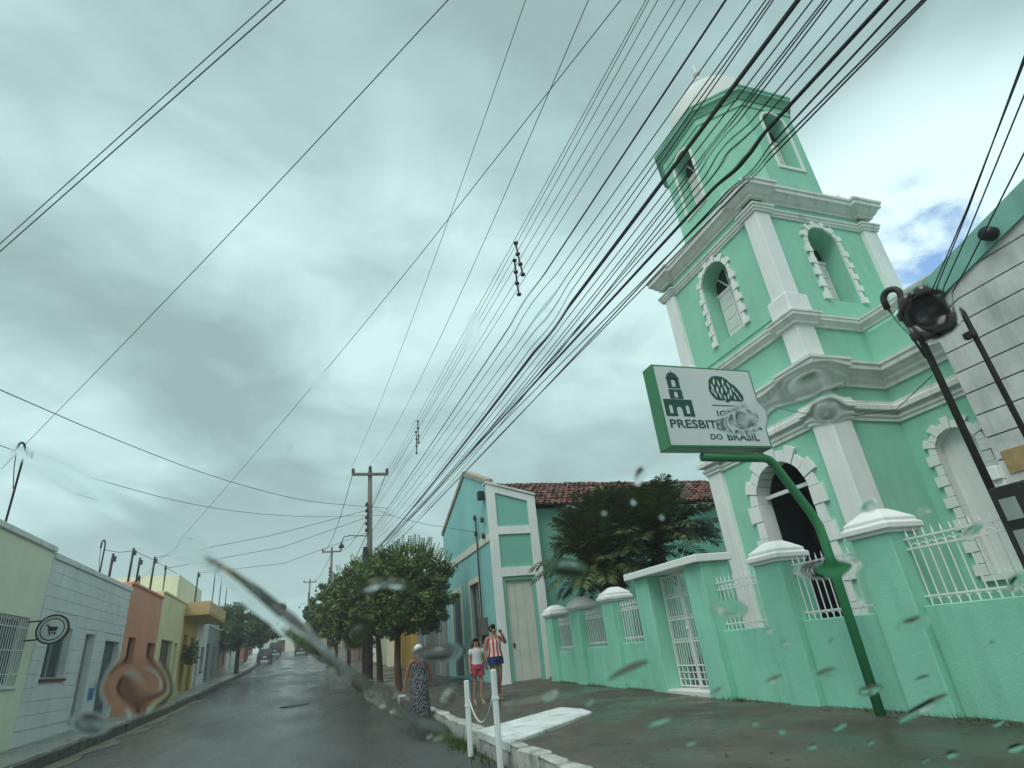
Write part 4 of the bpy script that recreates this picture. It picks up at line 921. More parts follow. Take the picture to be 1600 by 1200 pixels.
# ------------------------------------------------------------------ service pipes, meter boxes
def gooseneck(label, p0, h, r=.03, hook=.16, dirv=(0,1), group=None):
    p0 = Vector(p0); d = Vector((dirv[0], dirv[1], 0)); top = p0+Vector((0,0,h))
    t = thing('service_pipe', label, 'service pipe', p0, group)
    P = [p0, top] + [top+d*hook*(1-math.cos(a))+Vector((0,0,hook*math.sin(a))) for a in [math.pi*i/8 for i in range(1,9)]] + [top+d*hook*2-Vector((0,0,.12))]
    MB().tube(P, r, 8).build('pipe', M_PIPE, t, smooth=True)
    q = top+d*hook*2-Vector((0,0,.12)); MB().tube([q, q-Vector((0,0,.35))-d*.1, q-Vector((0,0,.8))-d*hook*1.6], r*.4, 5).build('drip_loop', M_BLACK, t)
    return t, top
mt, top = gooseneck('black hooked service pipe with meter box in front of the grooved building', (6.9,4.05,1.2), 3.9, .04, .1, (-.25,.95))
MB().box(6.78, 7.0, 3.72, 4.02, 1.75, 2.55).build('meter_box', mat('black_meter_box', (.025,.025,.024), .65, .25, 6), mt, bevel=.012)
MB().box(6.772, 6.79, 3.80, 3.96, 2.2, 2.42).build('meter_window', mat('cloudy_meter_window', (.28,.33,.30), .2, .1, 6), mt)
MB().box(6.772, 6.79, 3.80, 3.96, 1.85, 2.1).build('lower_window', MATS['cloudy_meter_window'], mt)
MB().box(6.80, 6.84, 3.62, 4.1, 4.42, 4.52).box(6.80, 6.84, 3.62, 4.1, 4.72, 4.80).build('bracket', M_PIPE, mt)
for k, (yy_, zz) in enumerate(((3.68,4.35),(3.82,4.35),(3.96,4.35),(3.75,4.7),(3.92,4.7))): insulator(mt, (6.78, yy_, zz), 1.2)
MB().lathe((6.85,3.9,4.5), [(.05,0),(.10,.03),(.11,.2),(.10,.3),(.05,.34)], 12).build('drop_smudge_body', MATS['black_meter_box'], mt, smooth=True)  # dark body added for the smudge of the windscreen drop in front
t2 = thing('service_pipe', 'plain dark pipe right of the hooked one, rising past the grooved building', 'service pipe', (7.1,3.62,1.2))
MB().tube([(7.1,3.62,1.2),(7.1,3.62,4.55),(7.08,3.64,4.62)], .03, 8).build('pipe', M_PIPE, t2, smooth=True); MB().box(6.98, 7.06, 3.56, 3.68, 4.2, 4.28).build('clamp', M_PIPE, t2, bevel=.01)
for k, (px, zz, lab) in enumerate((((1600,90),4.75,'upper pair, left'),((1600,98),4.75,'upper pair, right'),((1600,150),4.55,'second'),((1600,240),4.4,'third'))):
    a = Vector((6.8, 3.7+.06*k, zz)); b = pix(*px,'x',5.0); P = [a, a.lerp(b,.5)-Vector((0,0,.03)), b, b+(b-a)*.8]
    cable(P, .007, f'{lab} drop wire falling to the hooked service pipe', None, M_BLACK)
P = [Vector((6.88,4.1,3.95)), pix(1400,640,'y',4.9), pix(1330,650,'y',5.4), pix(1250,645,'y',6.6), pix(1170,627,'y',9)]
cable(P, .006, 'thin wire sagging across the tower behind the church sign', None, M_BLACK)
GL = 'black service pipes on the left roofs'
for lab, x, y, z0, h, hk in (('tall hooked black pipe at the left edge above the cream house',-6.9,16.4,4.6,2.5,.2),('hooked black pipe, first on the grey sided roof',-7.1,24.3,4.7,1.55,.2),('small hooked pipe on the terracotta house roof',-7.1,29.6,5.1,.75,.1),('hooked pipe on the pale yellow house roof',-7.1,34.2,5.3,1.65,.12)):
    gooseneck(lab, (x,y,z0), h, .026, hk, (0,-1), GL)
def mast(lab, x, y, z0, h):
    t = thing('roof_mast', lab, 'mast', (x,y,z0), 'straight black masts on the left roofs')
    MB().tube([(x,y,z0),(x,y,z0+h)], .045, 8).build('mast', M_PIPE, t, smooth=True); MB().box(x-.03,x+.12,y-.06,y+.06,z0+h-.3,z0+h-.1).build('insulator_bracket', M_INSUL, t, bevel=.01)
for lab, x, y, z0, h in (('straight mast beside the hooked pipe on the grey sided roof',-7.1,25.4,4.7,1.5),('tallest straight mast above the right end of the grey sided roof',-7.1,27.9,5.0,1.85),('short straight mast over the terracotta house',-7.1,29.1,5.1,1.55),('thick straight mast with insulators above the terracotta house',-7.1,31.6,5.1,2.0),('lattice-like mast by the ochre balcony',-6.6,40.4,5.1,2.5)): mast(lab, x, y, z0, h)
cable([(-7.1,24.3,6.15),(-7.1,26,6.35),(-7.1,28,6.75),(-7.0,31,6.85),(-6.9,36,6.9)], .012, 'wire strung between the masts on the left roofs', None, M_BLACK)
hp = thing('house_service_pole', 'thin dark pole with grey meter box on the gabled house front', 'service pole', (5.5,19.75,2.0))
MB().tube([(5.5,19.8,2.2),(5.5,19.75,5.95)], .03, 8).build('pipe', M_PIPE, hp, smooth=True); MB().box(5.38,5.59,19.45,19.95,1.95,2.5).build('meter_box', mat('brown_grey_box', (.13,.115,.10), .6, .15, 5), hp, bevel=.015)
MB().box(5.44,5.59,19.6,19.75,1.7,1.94).build('cable_entry', M_BLACK, hp)
for zz in (5.2, 5.75): insulator(hp, (5.47,19.72,zz), 1.0); insulator(hp, (5.5,18.9,zz-.25), 1.0)
lp = thing('wall_lamp', 'small dark bracket lamp under the gable of the sea green house', 'lamp', (5.45,18.75,6.3))
MB().box(5.36,5.58,18.62,18.85,6.25,6.55).build('housing', M_PIPE, lp, bevel=.02)

# ------------------------------------------------------------------ street furniture
GB = 'white bollards at the ramp'
for lab, x, y, z0, zt in (('shorter looking white bollard farther from the camera, left of the pair',2.36,9.68,.12,1.14),('nearer white bollard, right of the pair, at the ramp corner',2.40,8.28,.10,1.29)):
    b = thing('bollard', lab, 'bollard', (x,y,z0), GB); MB().box(x-.036,x+.036,y-.036,y+.036,z0,zt).build('post', M_BOLL, b, bevel=.012)
    MB().box(x-.041,x+.041,y-.041,y+.041,zt-.36,zt-.33).build('ring', M_IRON, b)
rp = [(2.38,9.64-1.31*t,.86+.10*t-.30*4*t*(1-t)) for t in [i/12 for i in range(13)]]
tag(MB().tube(rp, .014, 6).build('rope', M_ROPE, smooth=True), 'pale rope drooping between the two white bollards', 'rope')
rm = MB(); zz = lambda y: zr(y)+PV+.045
poly = [(2.56,8.35),(4.55,9.95),(4.62,10.5),(4.45,11.15),(2.56,9.95)]
rm.add([(x,y,zz(y)) for x,y in poly]+[(x,y,zz(y)-.12) for x,y in poly], [tuple(range(5)), tuple(range(9,4,-1))]+[(i,5+i,5+(i+1)%5,(i+1)%5) for i in range(5)])
tag(rm.build('painted_ramp', M_WHITEWASH, bevel=.012), 'worn white painted concrete ramp slab on the right pavement', 'ramp')
for lab, y in (('nearer of two short white posts on the left pavement',25.6),('farther of two short white posts on the left pavement',28.2)):
    x = -5.75; p = thing('short_post', lab, 'post', (x,y,zr(y)+.2), 'short white posts'); MB().box(x-.06,x+.06,y-.06,y+.06,zr(y)+.19,zr(y)+.85).build('post', M_BOLL, p, bevel=.01)
cs = thing('cart_sign', 'round sign with shopping cart picture on a bracket by the cream house', 'sign', (-6.8,18.6,3.1))
M_SGW = mat('pale_sign_face', (.55,.60,.58), .5, .06, 4); cxs, cys, czs = -6.22, 18.6, 3.12
def disc(r0, r1, m, name, y0, y1, par=cs, n=32):
    b = MB()
    for i in range(n):
        a0, a1 = 2*math.pi*i/n, 2*math.pi*(i+1)/n; c = lambda r, a: (cxs+r*math.cos(a), czs+r*math.sin(a))
        b.prism([c(r0,a0),c(r1,a0),c(r1,a1),c(r0,a1)] if r0 else [(cxs,czs),c(r1,a0),c(r1,a1)], lambda u,d,z: (u,cys-d,z), y0, y1)
    return b.build(name, m, par)
disc(0,.34,M_SGW,'face',-.04,.02); disc(.32,.355,M_PIPE,'rim',-.05,.035); disc(.245,.265,M_PIPE,'inner_ring',.021,.03)
ct = MB(); Q = lambda u,d,z: (cxs+u*.72,cys-d,czs+z*.72)
for q in ([(-.14,.10),(.17,.07),(.12,-.06),(-.09,-.06)], [(-.22,.16),(-.13,.16),(-.13,.13),(-.22,.13)], [(-.15,.15),(-.12,.15),(-.06,-.10),(-.09,-.10)], [(-.09,-.10),(.13,-.10),(.13,-.12),(-.09,-.12)]): ct.prism(q, Q, .021, .032)
for u in (-.05,.09): ct.prism([(u+.03*math.cos(a), -.155+.03*math.sin(a)) for a in [2*math.pi*i/10 for i in range(10)]], Q, .021, .032)
ct.build('cart_picture', M_PIPE, cs)
for zz_ in (3.34,2.9): MB().tube([(-6.82,18.6,zz_),(-6.42,18.6,zz_)], .018, 6).build('bracket', M_PIPE, cs)
nb = thing('blue_notice', 'small blue notice with white border on the grey sided house', 'notice', (-6.78,24.65,1.3))
MB().box(-6.80,-6.772,24.3,25.0,1.28,1.75).build('border', M_SGW, nb); MB().box(-6.79,-6.768,24.38,24.92,1.34,1.69).build('panel', mat('blue_panel', (.02,.17,.42), .4, .05, 4), nb)
mh = thing('manhole_cover', 'dark round manhole cover set in the road', 'manhole', (-.35,24,zr(24)))
MB().lathe((-.35,24,road_z(-.35,24)-.02), [(.5,0),(.5,.035),(.42,.035),(.42,.028),(.05,.028)], 24).build('cover', mat('iron_cover', (.02,.02,.021), .4, .2, 6), mh)
# hanging plant on the ochre house
hb = thing('hanging_plant', 'round green hanging plant on the ochre balcony house wall', 'plant', (-6.45,39.9,2.5))
MB().lathe((-6.45,39.9,2.45), [(.1,0),(.2,.1),(.24,.3),(.2,.3)], 10).build('pot', M_BROWN, hb); v, f = leaf_cloud([(-6.45+rng.normal()*.25,39.9+rng.normal()*.25,3.0+rng.normal()*.22) for _ in range(26)], 40, .25, .14)
o = bpy.data.objects.new('foliage', raw_mesh('foliage', v-np.array([-6.45,39.9,2.5]), f, M_GRASS)); COL.objects.link(o); o.parent = hb
# weeds along the right kerb
v, n = [], 0; f = []
for _ in range(5200):
    y = random.choice([random.uniform(10.5,20), random.uniform(4.5,11), random.uniform(15,34)]); x = kr(y)-abs(random.gauss(0,.13))-.02
    if y < 10 and random.random() < .75: continue
    z = road_z(x,y); h = random.uniform(.03,.16); a = random.uniform(0,6.28); l = random.uniform(.02,.08); dx, dy = math.cos(a)*.006, math.sin(a)*.006
    v += [(x-dx,y-dy,z),(x+dx,y+dy,z),(x+math.sin(a)*l,y-math.cos(a)*l,z+h)]; f.append((n,n+1,n+2)); n += 3
o = link('kerb_weeds', raw_mesh('kerb_weeds', v, f, M_GRASS)); tag(o, 'grass and weeds growing in the right gutter along the kerb', 'weeds', kind='stuff')

# fallen leaves and weeds on the right pavement and at the foot of the churchyard wall
v, f, n = [], [], 0
for _ in range(520):
    y = random.uniform(4.2,24); x = random.uniform(2.9,6.7) if random.random() < .55 else 6.74-abs(random.gauss(0,.12)); z = zr(y)+PV+.018; a = random.uniform(0,6.28); l = random.uniform(.02,.05)
    c, s_ = math.cos(a)*l, math.sin(a)*l; v += [(x-c,y-s_,z),(x+s_*.4,y-c*.4,z+.004),(x+c,y+s_,z+random.uniform(0,.015)),(x-s_*.4,y+c*.4,z+.004)]; f.append((n,n+1,n+2,n+3)); n += 4
tag(link('leaf_litter', raw_mesh('leaf_litter', v, f, mat('fallen_leaf', (.13,.09,.045), .7, .3, 5, island=.6))), 'scattered fallen leaves on the dark right pavement', 'leaves', kind='stuff')
v, f, n = [], [], 0
for _ in range(900):
    y = random.gauss(random.choice([5.1,6.3,8.9,12.2,14.3,16.1]),.35); x = 6.79-abs(random.gauss(0,.03)); z = zr(y)+PV-.01; h = random.uniform(.02,.10); a = random.uniform(0,6.28); l = random.uniform(.01,.05); dx, dy = math.cos(a)*.005, math.sin(a)*.005
    v += [(x-dx,y-dy,z),(x+dx,y+dy,z),(x+math.sin(a)*l-.02,y-math.cos(a)*l,z+h)]; f.append((n,n+1,n+2)); n += 3
tag(link('wall_weeds', raw_mesh('wall_weeds', v, f, M_GRASS)), 'small weeds at the foot of the churchyard wall', 'weeds', kind='stuff')

# ------------------------------------------------------------------ parked cars
def car(label, loc, rz, paint, tall=1.6, ln=4.2):
    t = thing('parked_car', label, 'car', loc); t.rotation_euler = (R(2.2),0,rz); W2 = .88
    def part(name, mb, m, par=t, **k):
        me = mb.mesh(name, m, **k); o = bpy.data.objects.new(name, me); COL.objects.link(o); o.parent = par; return o
    h = ln/2; P = lambda u,d,z: (d,u,z)
    part('body', MB().prism([(-h,.32),(-h+.02,.95),(-h+.25,1.0),(h-1.0,.98),(h-.15,.82),(h,.6),(h-.05,.3)], P, -W2, W2), paint, bevel=.07)
    cab = MB(); z0, z1 = .96, tall
    lo = [(-W2+.05,-h+.06,z0),(W2-.05,-h+.06,z0),(W2-.05,h-1.15,z0),(-W2+.05,h-1.15,z0)]; hi = [(-W2+.18,-h+.45,z1),(W2-.18,-h+.45,z1),(W2-.18,h-1.95,z1),(-W2+.18,h-1.95,z1)]
    cab.add(lo+hi, [(0,1,5,4),(1,2,6,5),(2,3,7,6),(3,0,4,7),(4,5,6,7)]); part('cabin', cab, paint, bevel=.05)
    def inset(i, j, k, l, name):
        q = [Vector(x) for x in (i,j,k,l)]; c = sum(q, Vector())/4; nn = (q[1]-q[0]).cross(q[3]-q[0]).normalized()
        part(name, MB().add([c+(p-c)*.84+nn*.012 for p in q], [(0,1,2,3)]), M_GLASS)
    inset(lo[0],lo[1],hi[1],hi[0],'rear_window'); inset(lo[1],lo[2],hi[2],hi[1],'side_window'); inset(lo[3],lo[0],hi[0],hi[3],'side_window'); inset(lo[2],lo[3],hi[3],hi[2],'windscreen')
    for sx in (-1,1):
        for yy_ in (-h+.75,h-.8):
            wq = part('wheel', MB().tube([(sx*.70,yy_,.33),(sx*.90,yy_,.33)], .33, 16), MATS['black_meter_box']); part('rim', MB().tube([(sx*.88,yy_,.33),(sx*.91,yy_,.33)], .19, 12), M_ALU, wq)
        part('tail_light', MB().box(sx*.62-.14,sx*.62+.14,-h-.015,-h+.06,.72,.95), mat('tail_light_red', (.25,.015,.012), .3))
    part('bumper', MB().box(-W2+.02,W2-.02,-h-.07,-h+.05,.32,.55), MATS['black_meter_box'], bevel=.02); part('number_plate', MB().box(-.22,.22,-h-.09,-h-.06,.58,.72), M_SGW)
def paint(n, c): return mat(n, c, .4, .03, 3, spec=.3)
car('dark blue estate car parked on the left near the hill top', (-4.6,97,3.78), .05, paint('dark_blue_paint',(.012,.016,.03)), 1.72)
car('dark green hatchback parked on the left, in front of the dark blue one', (-5.1,84,zr(84)+.02), .06, paint('dark_green_paint',(.022,.045,.045)), 1.55)
car('black car parked on the right near the hill top', (-.9,94,zr(94)+.02), .03, paint('black_paint',(.012,.012,.013)), 1.5)

# ------------------------------------------------------------------ people
def skin_body(parent, joints, edges, rad, m, name='body'):
    me = bpy.data.meshes.new(name); keys = list(joints); idx = {k:i for i,k in enumerate(keys)}
    me.from_pydata([joints[k] for k in keys], [(idx[a],idx[b]) for a,b in edges], []); me.update()
    o = bpy.data.objects.new('tmp', me); COL.objects.link(o)
    md = o.modifiers.new('s','SKIN'); md.use_smooth_shade = True; md.branch_smoothing = .6
    if not me.skin_vertices: me.skin_vertices.new()
    sv = me.skin_vertices[0].data
    for k in keys: r = rad[k]; sv[idx[k]].radius = r if isinstance(r, tuple) else (r, r); sv[idx[k]].use_root = k == 'pelvis'
    o.modifiers.new('d','SUBSURF').levels = 2
    bpy.context.view_layer.update(); em = bpy.data.meshes.new_from_object(o.evaluated_get(bpy.context.evaluated_depsgraph_get())); bpy.data.objects.remove(o)
    em.materials.clear(); em.materials.append(m)
    for p in em.polygons: p.use_smooth = True
    ob = bpy.data.objects.new(name, em); COL.objects.link(ob); ob.parent = parent; return ob
def loft(rings, n=18, wav=0.0):
    b = MB(); vs = []; fs = []
    for j,(x,y,z,rx,ry) in enumerate(rings):
        for k in range(n):
            a = 2*math.pi*k/n; w = 1+wav*math.sin(a*5+j)*(j/len(rings)); vs.append((x+rx*math.cos(a)*w, y+ry*math.sin(a)*w, z))
    for j in range(len(rings)-1):
        for k in range(n): fs.append((j*n+k,j*n+(k+1)%n,(j+1)*n+(k+1)%n,(j+1)*n+k))
    return b.add(vs, fs)
def dress_mat(name, c1, c2, scale, kind='noise'):
    m = bpy.data.materials.new(name); m.use_nodes = True; t = m.node_tree; b = t.nodes['Principled BSDF']; b.inputs['Roughness'].default_value = .85; L = t.links.new
    tc = N('ShaderNodeTexCoord', t)
    if kind == 'stripe':
        sp_ = N('ShaderNodeSeparateXYZ', t); L(tc.outputs['Object'], sp_.inputs[0])
        at = N('ShaderNodeMath', t, operation='ARCTAN2'); L(sp_.outputs[0], at.inputs[0]); ad = N('ShaderNodeMath', t, operation='MULTIPLY'); L(sp_.outputs[1], ad.inputs[0]); ad.inputs[1].default_value = -1; L(ad.outputs[0], at.inputs[1])
        mu = N('ShaderNodeMath', t, operation='MULTIPLY'); L(at.outputs[0], mu.inputs[0]); mu.inputs[1].default_value = scale; sn = N('ShaderNodeMath', t, operation='SINE'); L(mu.outputs[0], sn.inputs[0]); fac = sn.outputs[0]; th = 0.0
    else:
        n_ = N('ShaderNodeTexNoise', t); n_.inputs['Scale'].default_value = scale; n_.inputs['Detail'].default_value = 3; L(tc.outputs['Object'], n_.inputs[0]); fac = n_.outputs[0]; th = .54
    r_ = N('ShaderNodeMapRange', t); L(fac, r_.inputs[0]); r_.inputs[1].default_value = th-.05; r_.inputs[2].default_value = th+.05
    mx = N('ShaderNodeMix', t, data_type='RGBA'); L(r_.outputs[0], mx.inputs[0]); mx.inputs[6].default_value = (*c1,1); mx.inputs[7].default_value = (*c2,1); L(mx.outputs[2], b.inputs['Base Color']); return m
def person(label, loc, H, rz, skin, hair_m, arms, legs, clothes, hairstyle, turn=0.0, extra=None, group=None, wide=1.0):
    t = thing('person', label, 'person', loc, group); t.rotation_euler = (0,0,rz); s_ = H/1.65
    V = lambda x,y,z: (x*s_,y*s_,z*s_)
    J = {'pelvis':V(0,0,.93),'waist':V(0,.01,1.08),'chest':V(0,.0,1.25),'upper':V(0,.01,1.36),'neck':V(0,.005,1.43),'skull0':V(0,-.01,1.50),'skull1':V(0,-.005,1.575),'nose':V(.095*math.sin(turn)*1.1,-.105*math.cos(turn),1.53)}
    r = {'pelvis':(.155*wide,.115),'waist':(.125*wide,.095),'chest':(.145*wide,.105),'upper':(.11,.075),'neck':.052,'skull0':(.076,.085),'skull1':(.084,.094),'nose':.014}
    E_ = [('pelvis','waist'),('waist','chest'),('chest','upper'),('upper','neck'),('neck','skull0'),('skull0','skull1'),('skull0','nose')]
    hands = []
    for sd, (el, wr, hd) in zip((-1,1), arms):
        fingers = MB()
        k = 'l' if sd < 0 else 'r'; sh = (sd*.165*wide,.01,1.345)
        J.update({k+'sh':V(*sh),k+'el':V(*el),k+'wr':V(*wr),k+'hd':V(*hd)}); r.update({k+'sh':.056,k+'el':.041,k+'wr':.029,k+'hd':(.032,.026)})
        E_ += [('upper',k+'sh'),(k+'sh',k+'el'),(k+'el',k+'wr'),(k+'wr',k+'hd')]
        a, b = Vector(J[k+'wr']), Vector(J[k+'hd']); d = (b-a).normalized(); side = d.cross(Vector((0,1,0))); side = side.normalized() if side.length > .1 else Vector((1,0,0)); cu = side.cross(d)
        for i,(o_,l) in enumerate(((-.026,.065),(-.009,.078),(.009,.082),(.026,.07))):
            p = b+side*o_*s_; fingers.tube([p-d*.01, p+d*l*.5*s_, p+d*l*.85*s_-cu*.025*s_], [.010*s_,.009*s_,.007*s_], 6)
        p = a.lerp(b,.55); fingers.tube([p, p-side*.045*s_+d*.02*s_, p-side*.05*s_+d*.06*s_], [.012*s_,.010*s_,.008*s_], 6); hands.append(fingers)
    for sd, (kn, an) in zip((-1,1), legs):
        k = 'l' if sd < 0 else 'r'; J.update({k+'hip':V(sd*.085*wide,0,.87),k+'kn':V(*kn),k+'cf':V(kn[0]*.6+an[0]*.4,kn[1]*.6+an[1]*.4+.02,kn[2]*.6+an[2]*.4),k+'an':V(*an),k+'to':V(an[0]+sd*.02,an[1]-.15,max(.03,an[2]-.055))})
        r.update({k+'hip':.088*wide,k+'kn':.058*wide,k+'cf':.056*wide,k+'an':.036,k+'to':(.04,.022)}); E_ += [('pelvis',k+'hip'),(k+'hip',k+'kn'),(k+'kn',k+'cf'),(k+'cf',k+'an'),(k+'an',k+'to')]
    r = {k: (tuple(q*s_ for q in v_) if isinstance(v_, tuple) else v_*s_) for k, v_ in r.items()}
    body = skin_body(t, J, E_, r, skin)
    def part(name, mb, m, par=t, smooth=True):
        o_ = bpy.data.objects.new(name, mb.mesh(name, m, smooth=smooth)); COL.objects.link(o_); o_.parent = par; return o_
    for fg in hands: part('fingers', fg, skin, body)
    ct_, st_ = math.cos(turn), math.sin(turn)
    hd = lambda x,y,z: Vector(((x*ct_-y*st_)*s_, (x*st_+y*ct_-.006)*s_, z*s_))
    for sx in (-.033,.033):
        b = MB(); b.lathe(hd(sx,-.088,1.55)-Vector((0,0,.008*s_)), [(.002*s_,0),(.014*s_,.008*s_),(.002*s_,.016*s_)], 8); part('eye', b, mat('dark_eye', (.02,.015,.012), .3), body)
        b = MB(); b.lathe(hd(sx*2.55,.0,1.515), [(.004*s_,0),(.016*s_,.03*s_),(.012*s_,.06*s_),(.002*s_,.065*s_)], 6); part('ear', b, skin, body)
    b = MB(); c = hd(0,-.092,1.49); b.add([c+Vector((-.025*ct_,-.025*st_,0))*s_, c+Vector((0,-.006,.008))*s_, c+Vector((.025*ct_,.025*st_,0))*s_, c+Vector((0,-.006,-.009))*s_], [(0,1,2,3)]); part('mouth', b, mat('lip', (.25,.07,.06), .5), body)
    # hair cap: an ellipsoid shell open towards the face
    hb_ = MB(); vs, fs = [], []; nn, mm = 16, 9
    for j in range(mm):
        ph = math.pi*.5-j*R(17)
        for k in range(nn):
            a = 2*math.pi*k/nn; front = -math.sin(a)
            if front > .35 and ph < R(38): ph2 = R(38)
            else: ph2 = max(ph, R(-50) if hairstyle != 'long' else R(-60))
            p = hd(.098*math.cos(a)*math.cos(ph2), .105*math.sin(a)*math.cos(ph2)+.012, 1.565+.105*math.sin(ph2)); vs.append(p)
    for j in range(mm-1):
        for k in range(nn): fs.append((j*nn+k,j*nn+(k+1)%nn,(j+1)*nn+(k+1)%nn,(j+1)*nn+k))
    hb_.add(vs, fs)
    if hairstyle == 'bun': hb_.lathe(hd(0,.11,1.53), [(.01*s_,0),(.045*s_,.02*s_),(.05*s_,.05*s_),(.03*s_,.085*s_),(.005*s_,.09*s_)], 10)
    if hairstyle == 'long':
        for sx in (-1,1): hb_.tube([hd(sx*.08,.02,1.58), hd(sx*.098,.02,1.48), hd(sx*.10,.03,1.36), hd(sx*.085,.02,1.24)], [.035*s_,.042*s_,.036*s_,.012*s_], 8)
        hb_.tube([hd(0,.07,1.56), hd(0,.095,1.45), hd(0,.10,1.32), hd(0,.10,1.22)], [.08*s_,.085*s_,.07*s_,.03*s_], 10)
    part('hair', hb_, hair_m)
    clothes(part, s_, hd, J); return t
SK1 = mat('brown_skin', (.24,.115,.07), .55, .06, 4); SK2 = mat('tan_skin', (.33,.18,.12), .55, .06, 4); SK3 = mat('light_tan_skin', (.36,.20,.14), .55, .06, 4)
HR = mat('dark_brown_hair', (.022,.014,.010), .6, .1, 8); HR2 = mat('brown_hair', (.06,.033,.02), .6, .1, 8); SAND = mat('sandal', (.28,.2,.14), .7, .1, 6)
def shorts(part, s_, m, J, hem, wd, name='shorts'):
    b = loft([(0,0,1.03*s_,.135*wd*s_,.11*s_),(0,0,.95*s_,.172*wd*s_,.135*s_),(0,0,.86*s_,.182*wd*s_,.14*s_)])
    for k, sd in (('l',-1),('r',1)):
        h_ = Vector(J[k+'hip']); kn = Vector(J[k+'kn'])
        rr = []
        for f_ in (0,.35,.7,1.0):
            p = h_.lerp(kn, f_*hem); rr.append((p.x, p.y, p.z+.02*s_, (.10+.008*f_)*wd*s_, (.12+.0*f_)*s_))
        q = loft(rr, 14); b.add(q.v, q.f)
    part(name, b, m)
def sandals(part, s_, J):
    for k in 'lr':
        a, b = Vector(J[k+'an']), Vector(J[k+'to']); d = b-a; z = min(a.z,b.z)-.03*s_
        part('sandal', MB().tube([Vector((a.x-d.x*.3,a.y-d.y*.35,z)), Vector(((a.x+b.x)/2,(a.y+b.y)/2,z)), Vector((b.x+d.x*.3,b.y+d.y*.3,z))], [.03*s_,.04*s_,.036*s_], 8), SAND)
def c_striped(part, s_, hd, J):
    m = dress_mat('red_white_stripes', (.62,.52,.46), (.40,.05,.06), 9, 'stripe')
    part('top', loft([(0,0,1.335*s_,.145*s_,.095*s_),(0,-.005,1.28*s_,.168*s_,.122*s_),(0,-.01,1.22*s_,.172*s_,.135*s_),(0,0,1.10*s_,.165*s_,.125*s_),(0,0,1.00*s_,.185*s_,.145*s_),(0,0,.93*s_,.20*s_,.16*s_)], 20, .03), m)
    for sx in (-1,1): part('strap', MB().tube([(sx*.1*s_,-.1*s_,1.32*s_),(sx*.095*s_,-.02*s_,1.405*s_),(sx*.09*s_,.08*s_,1.33*s_)], .012*s_, 6), m)
    shorts(part, s_, mat('blue_denim', (.022,.05,.16), .85, .15, 12), J, .34, 1.12); sandals(part, s_, J)
def c_girl(part, s_, hd, J):
    m = mat('pale_grey_shirt', (.50,.50,.50), .85, .05, 8)
    part('shirt', loft([(0,0,1.40*s_,.07*s_,.06*s_),(0,0,1.355*s_,.15*s_,.09*s_),(0,-.005,1.25*s_,.15*s_,.115*s_),(0,0,1.10*s_,.142*s_,.11*s_),(0,0,.98*s_,.165*s_,.13*s_)], 18), m)
    for k in 'lr':
        a, b = Vector(J[k+'sh']), Vector(J[k+'el']); part('sleeve', MB().tube([a+Vector((0,0,.02*s_)), a.lerp(b,.3), a.lerp(b,.55)], [.062*s_,.062*s_,.06*s_], 10), m)
    shorts(part, s_, mat('crimson_shorts', (.33,.045,.075), .85, .1, 10), J, .5, 1.1); sandals(part, s_, J)
def c_hat(part, s_, hd, J):
    m = dress_mat('black_floral_print', (.012,.013,.02), (.22,.22,.24), 42)
    part('dress', loft([(0,-.01,1.31*s_,.145*s_,.105*s_),(0,-.012,1.24*s_,.182*s_,.142*s_),(0,0,1.12*s_,.165*s_,.128*s_),(0,0,1.04*s_,.168*s_,.135*s_),(0,0,1.01*s_,.18*s_,.15*s_),(0,0,.90*s_,.205*s_,.165*s_),(0,0,.65*s_,.215*s_,.175*s_),(0,0,.35*s_,.235*s_,.19*s_),(0,0,.17*s_,.245*s_,.20*s_)], 24, .05), m)
    for sx in (-1,1): part('strap', MB().tube([(sx*.1*s_,-.1*s_,1.29*s_),(sx*.105*s_,-.01*s_,1.41*s_),(sx*.09*s_,.09*s_,1.3*s_)], .012*s_, 6), mat('black_strap', (.015,.015,.02), .8))
    W_ = mat('white_cap', (.72,.76,.78), .7, .04, 6)
    b = MB(); vs, fs = [], []; nn = 18
    for j in range(7):
        ph = R(90-j*14)
        for k in range(nn): a = 2*math.pi*k/nn; vs.append(hd(.108*math.cos(a)*math.cos(ph), .118*math.sin(a)*math.cos(ph)+.005, 1.575+.125*math.sin(ph)))
    for j in range(6):
        for k in range(nn): fs.append((j*nn+k,j*nn+(k+1)%nn,(j+1)*nn+(k+1)%nn,(j+1)*nn+k))
    b.add(vs, fs); cp = part('cap', b, W_)
    b = MB(); tp = [hd(.095*math.cos(a),-.10*abs(math.sin(a))**.7-.09*math.sin(a)**2,1.582-.03*math.sin(a)**2) for a in [math.pi*i/10 for i in range(11)]]; bs = [hd(.1*math.cos(a),-.095*math.sin(a),1.585) for a in [math.pi*i/10 for i in range(11)]]
    for i in range(10): b.add([bs[i],bs[i+1],tp[i+1],tp[i]], [(0,1,2,3)]); b.add([p-Vector((0,0,.008)) for p in (bs[i],bs[i+1],tp[i+1],tp[i])], [(3,2,1,0)])
    part('cap_peak', b, W_, cp); sandals(part, s_, J)
GP = None
person('woman in red and white striped top and denim shorts, hand raised to her face', (4.25,14.4,zr(14.4)+PV), 1.62, .08, SK2, HR,
       [((-.25,.02,1.09),(-.27,-.09,.88),(-.27,-.12,.80)), ((.30,-.05,1.20),(.17,-.16,1.40),(.12,-.17,1.47))], [((-.09,-.05,.48),(-.08,-.02,.07)),((.09,.02,.48),(.08,.14,.09))], c_striped, 'bun', .5, wide=1.08)
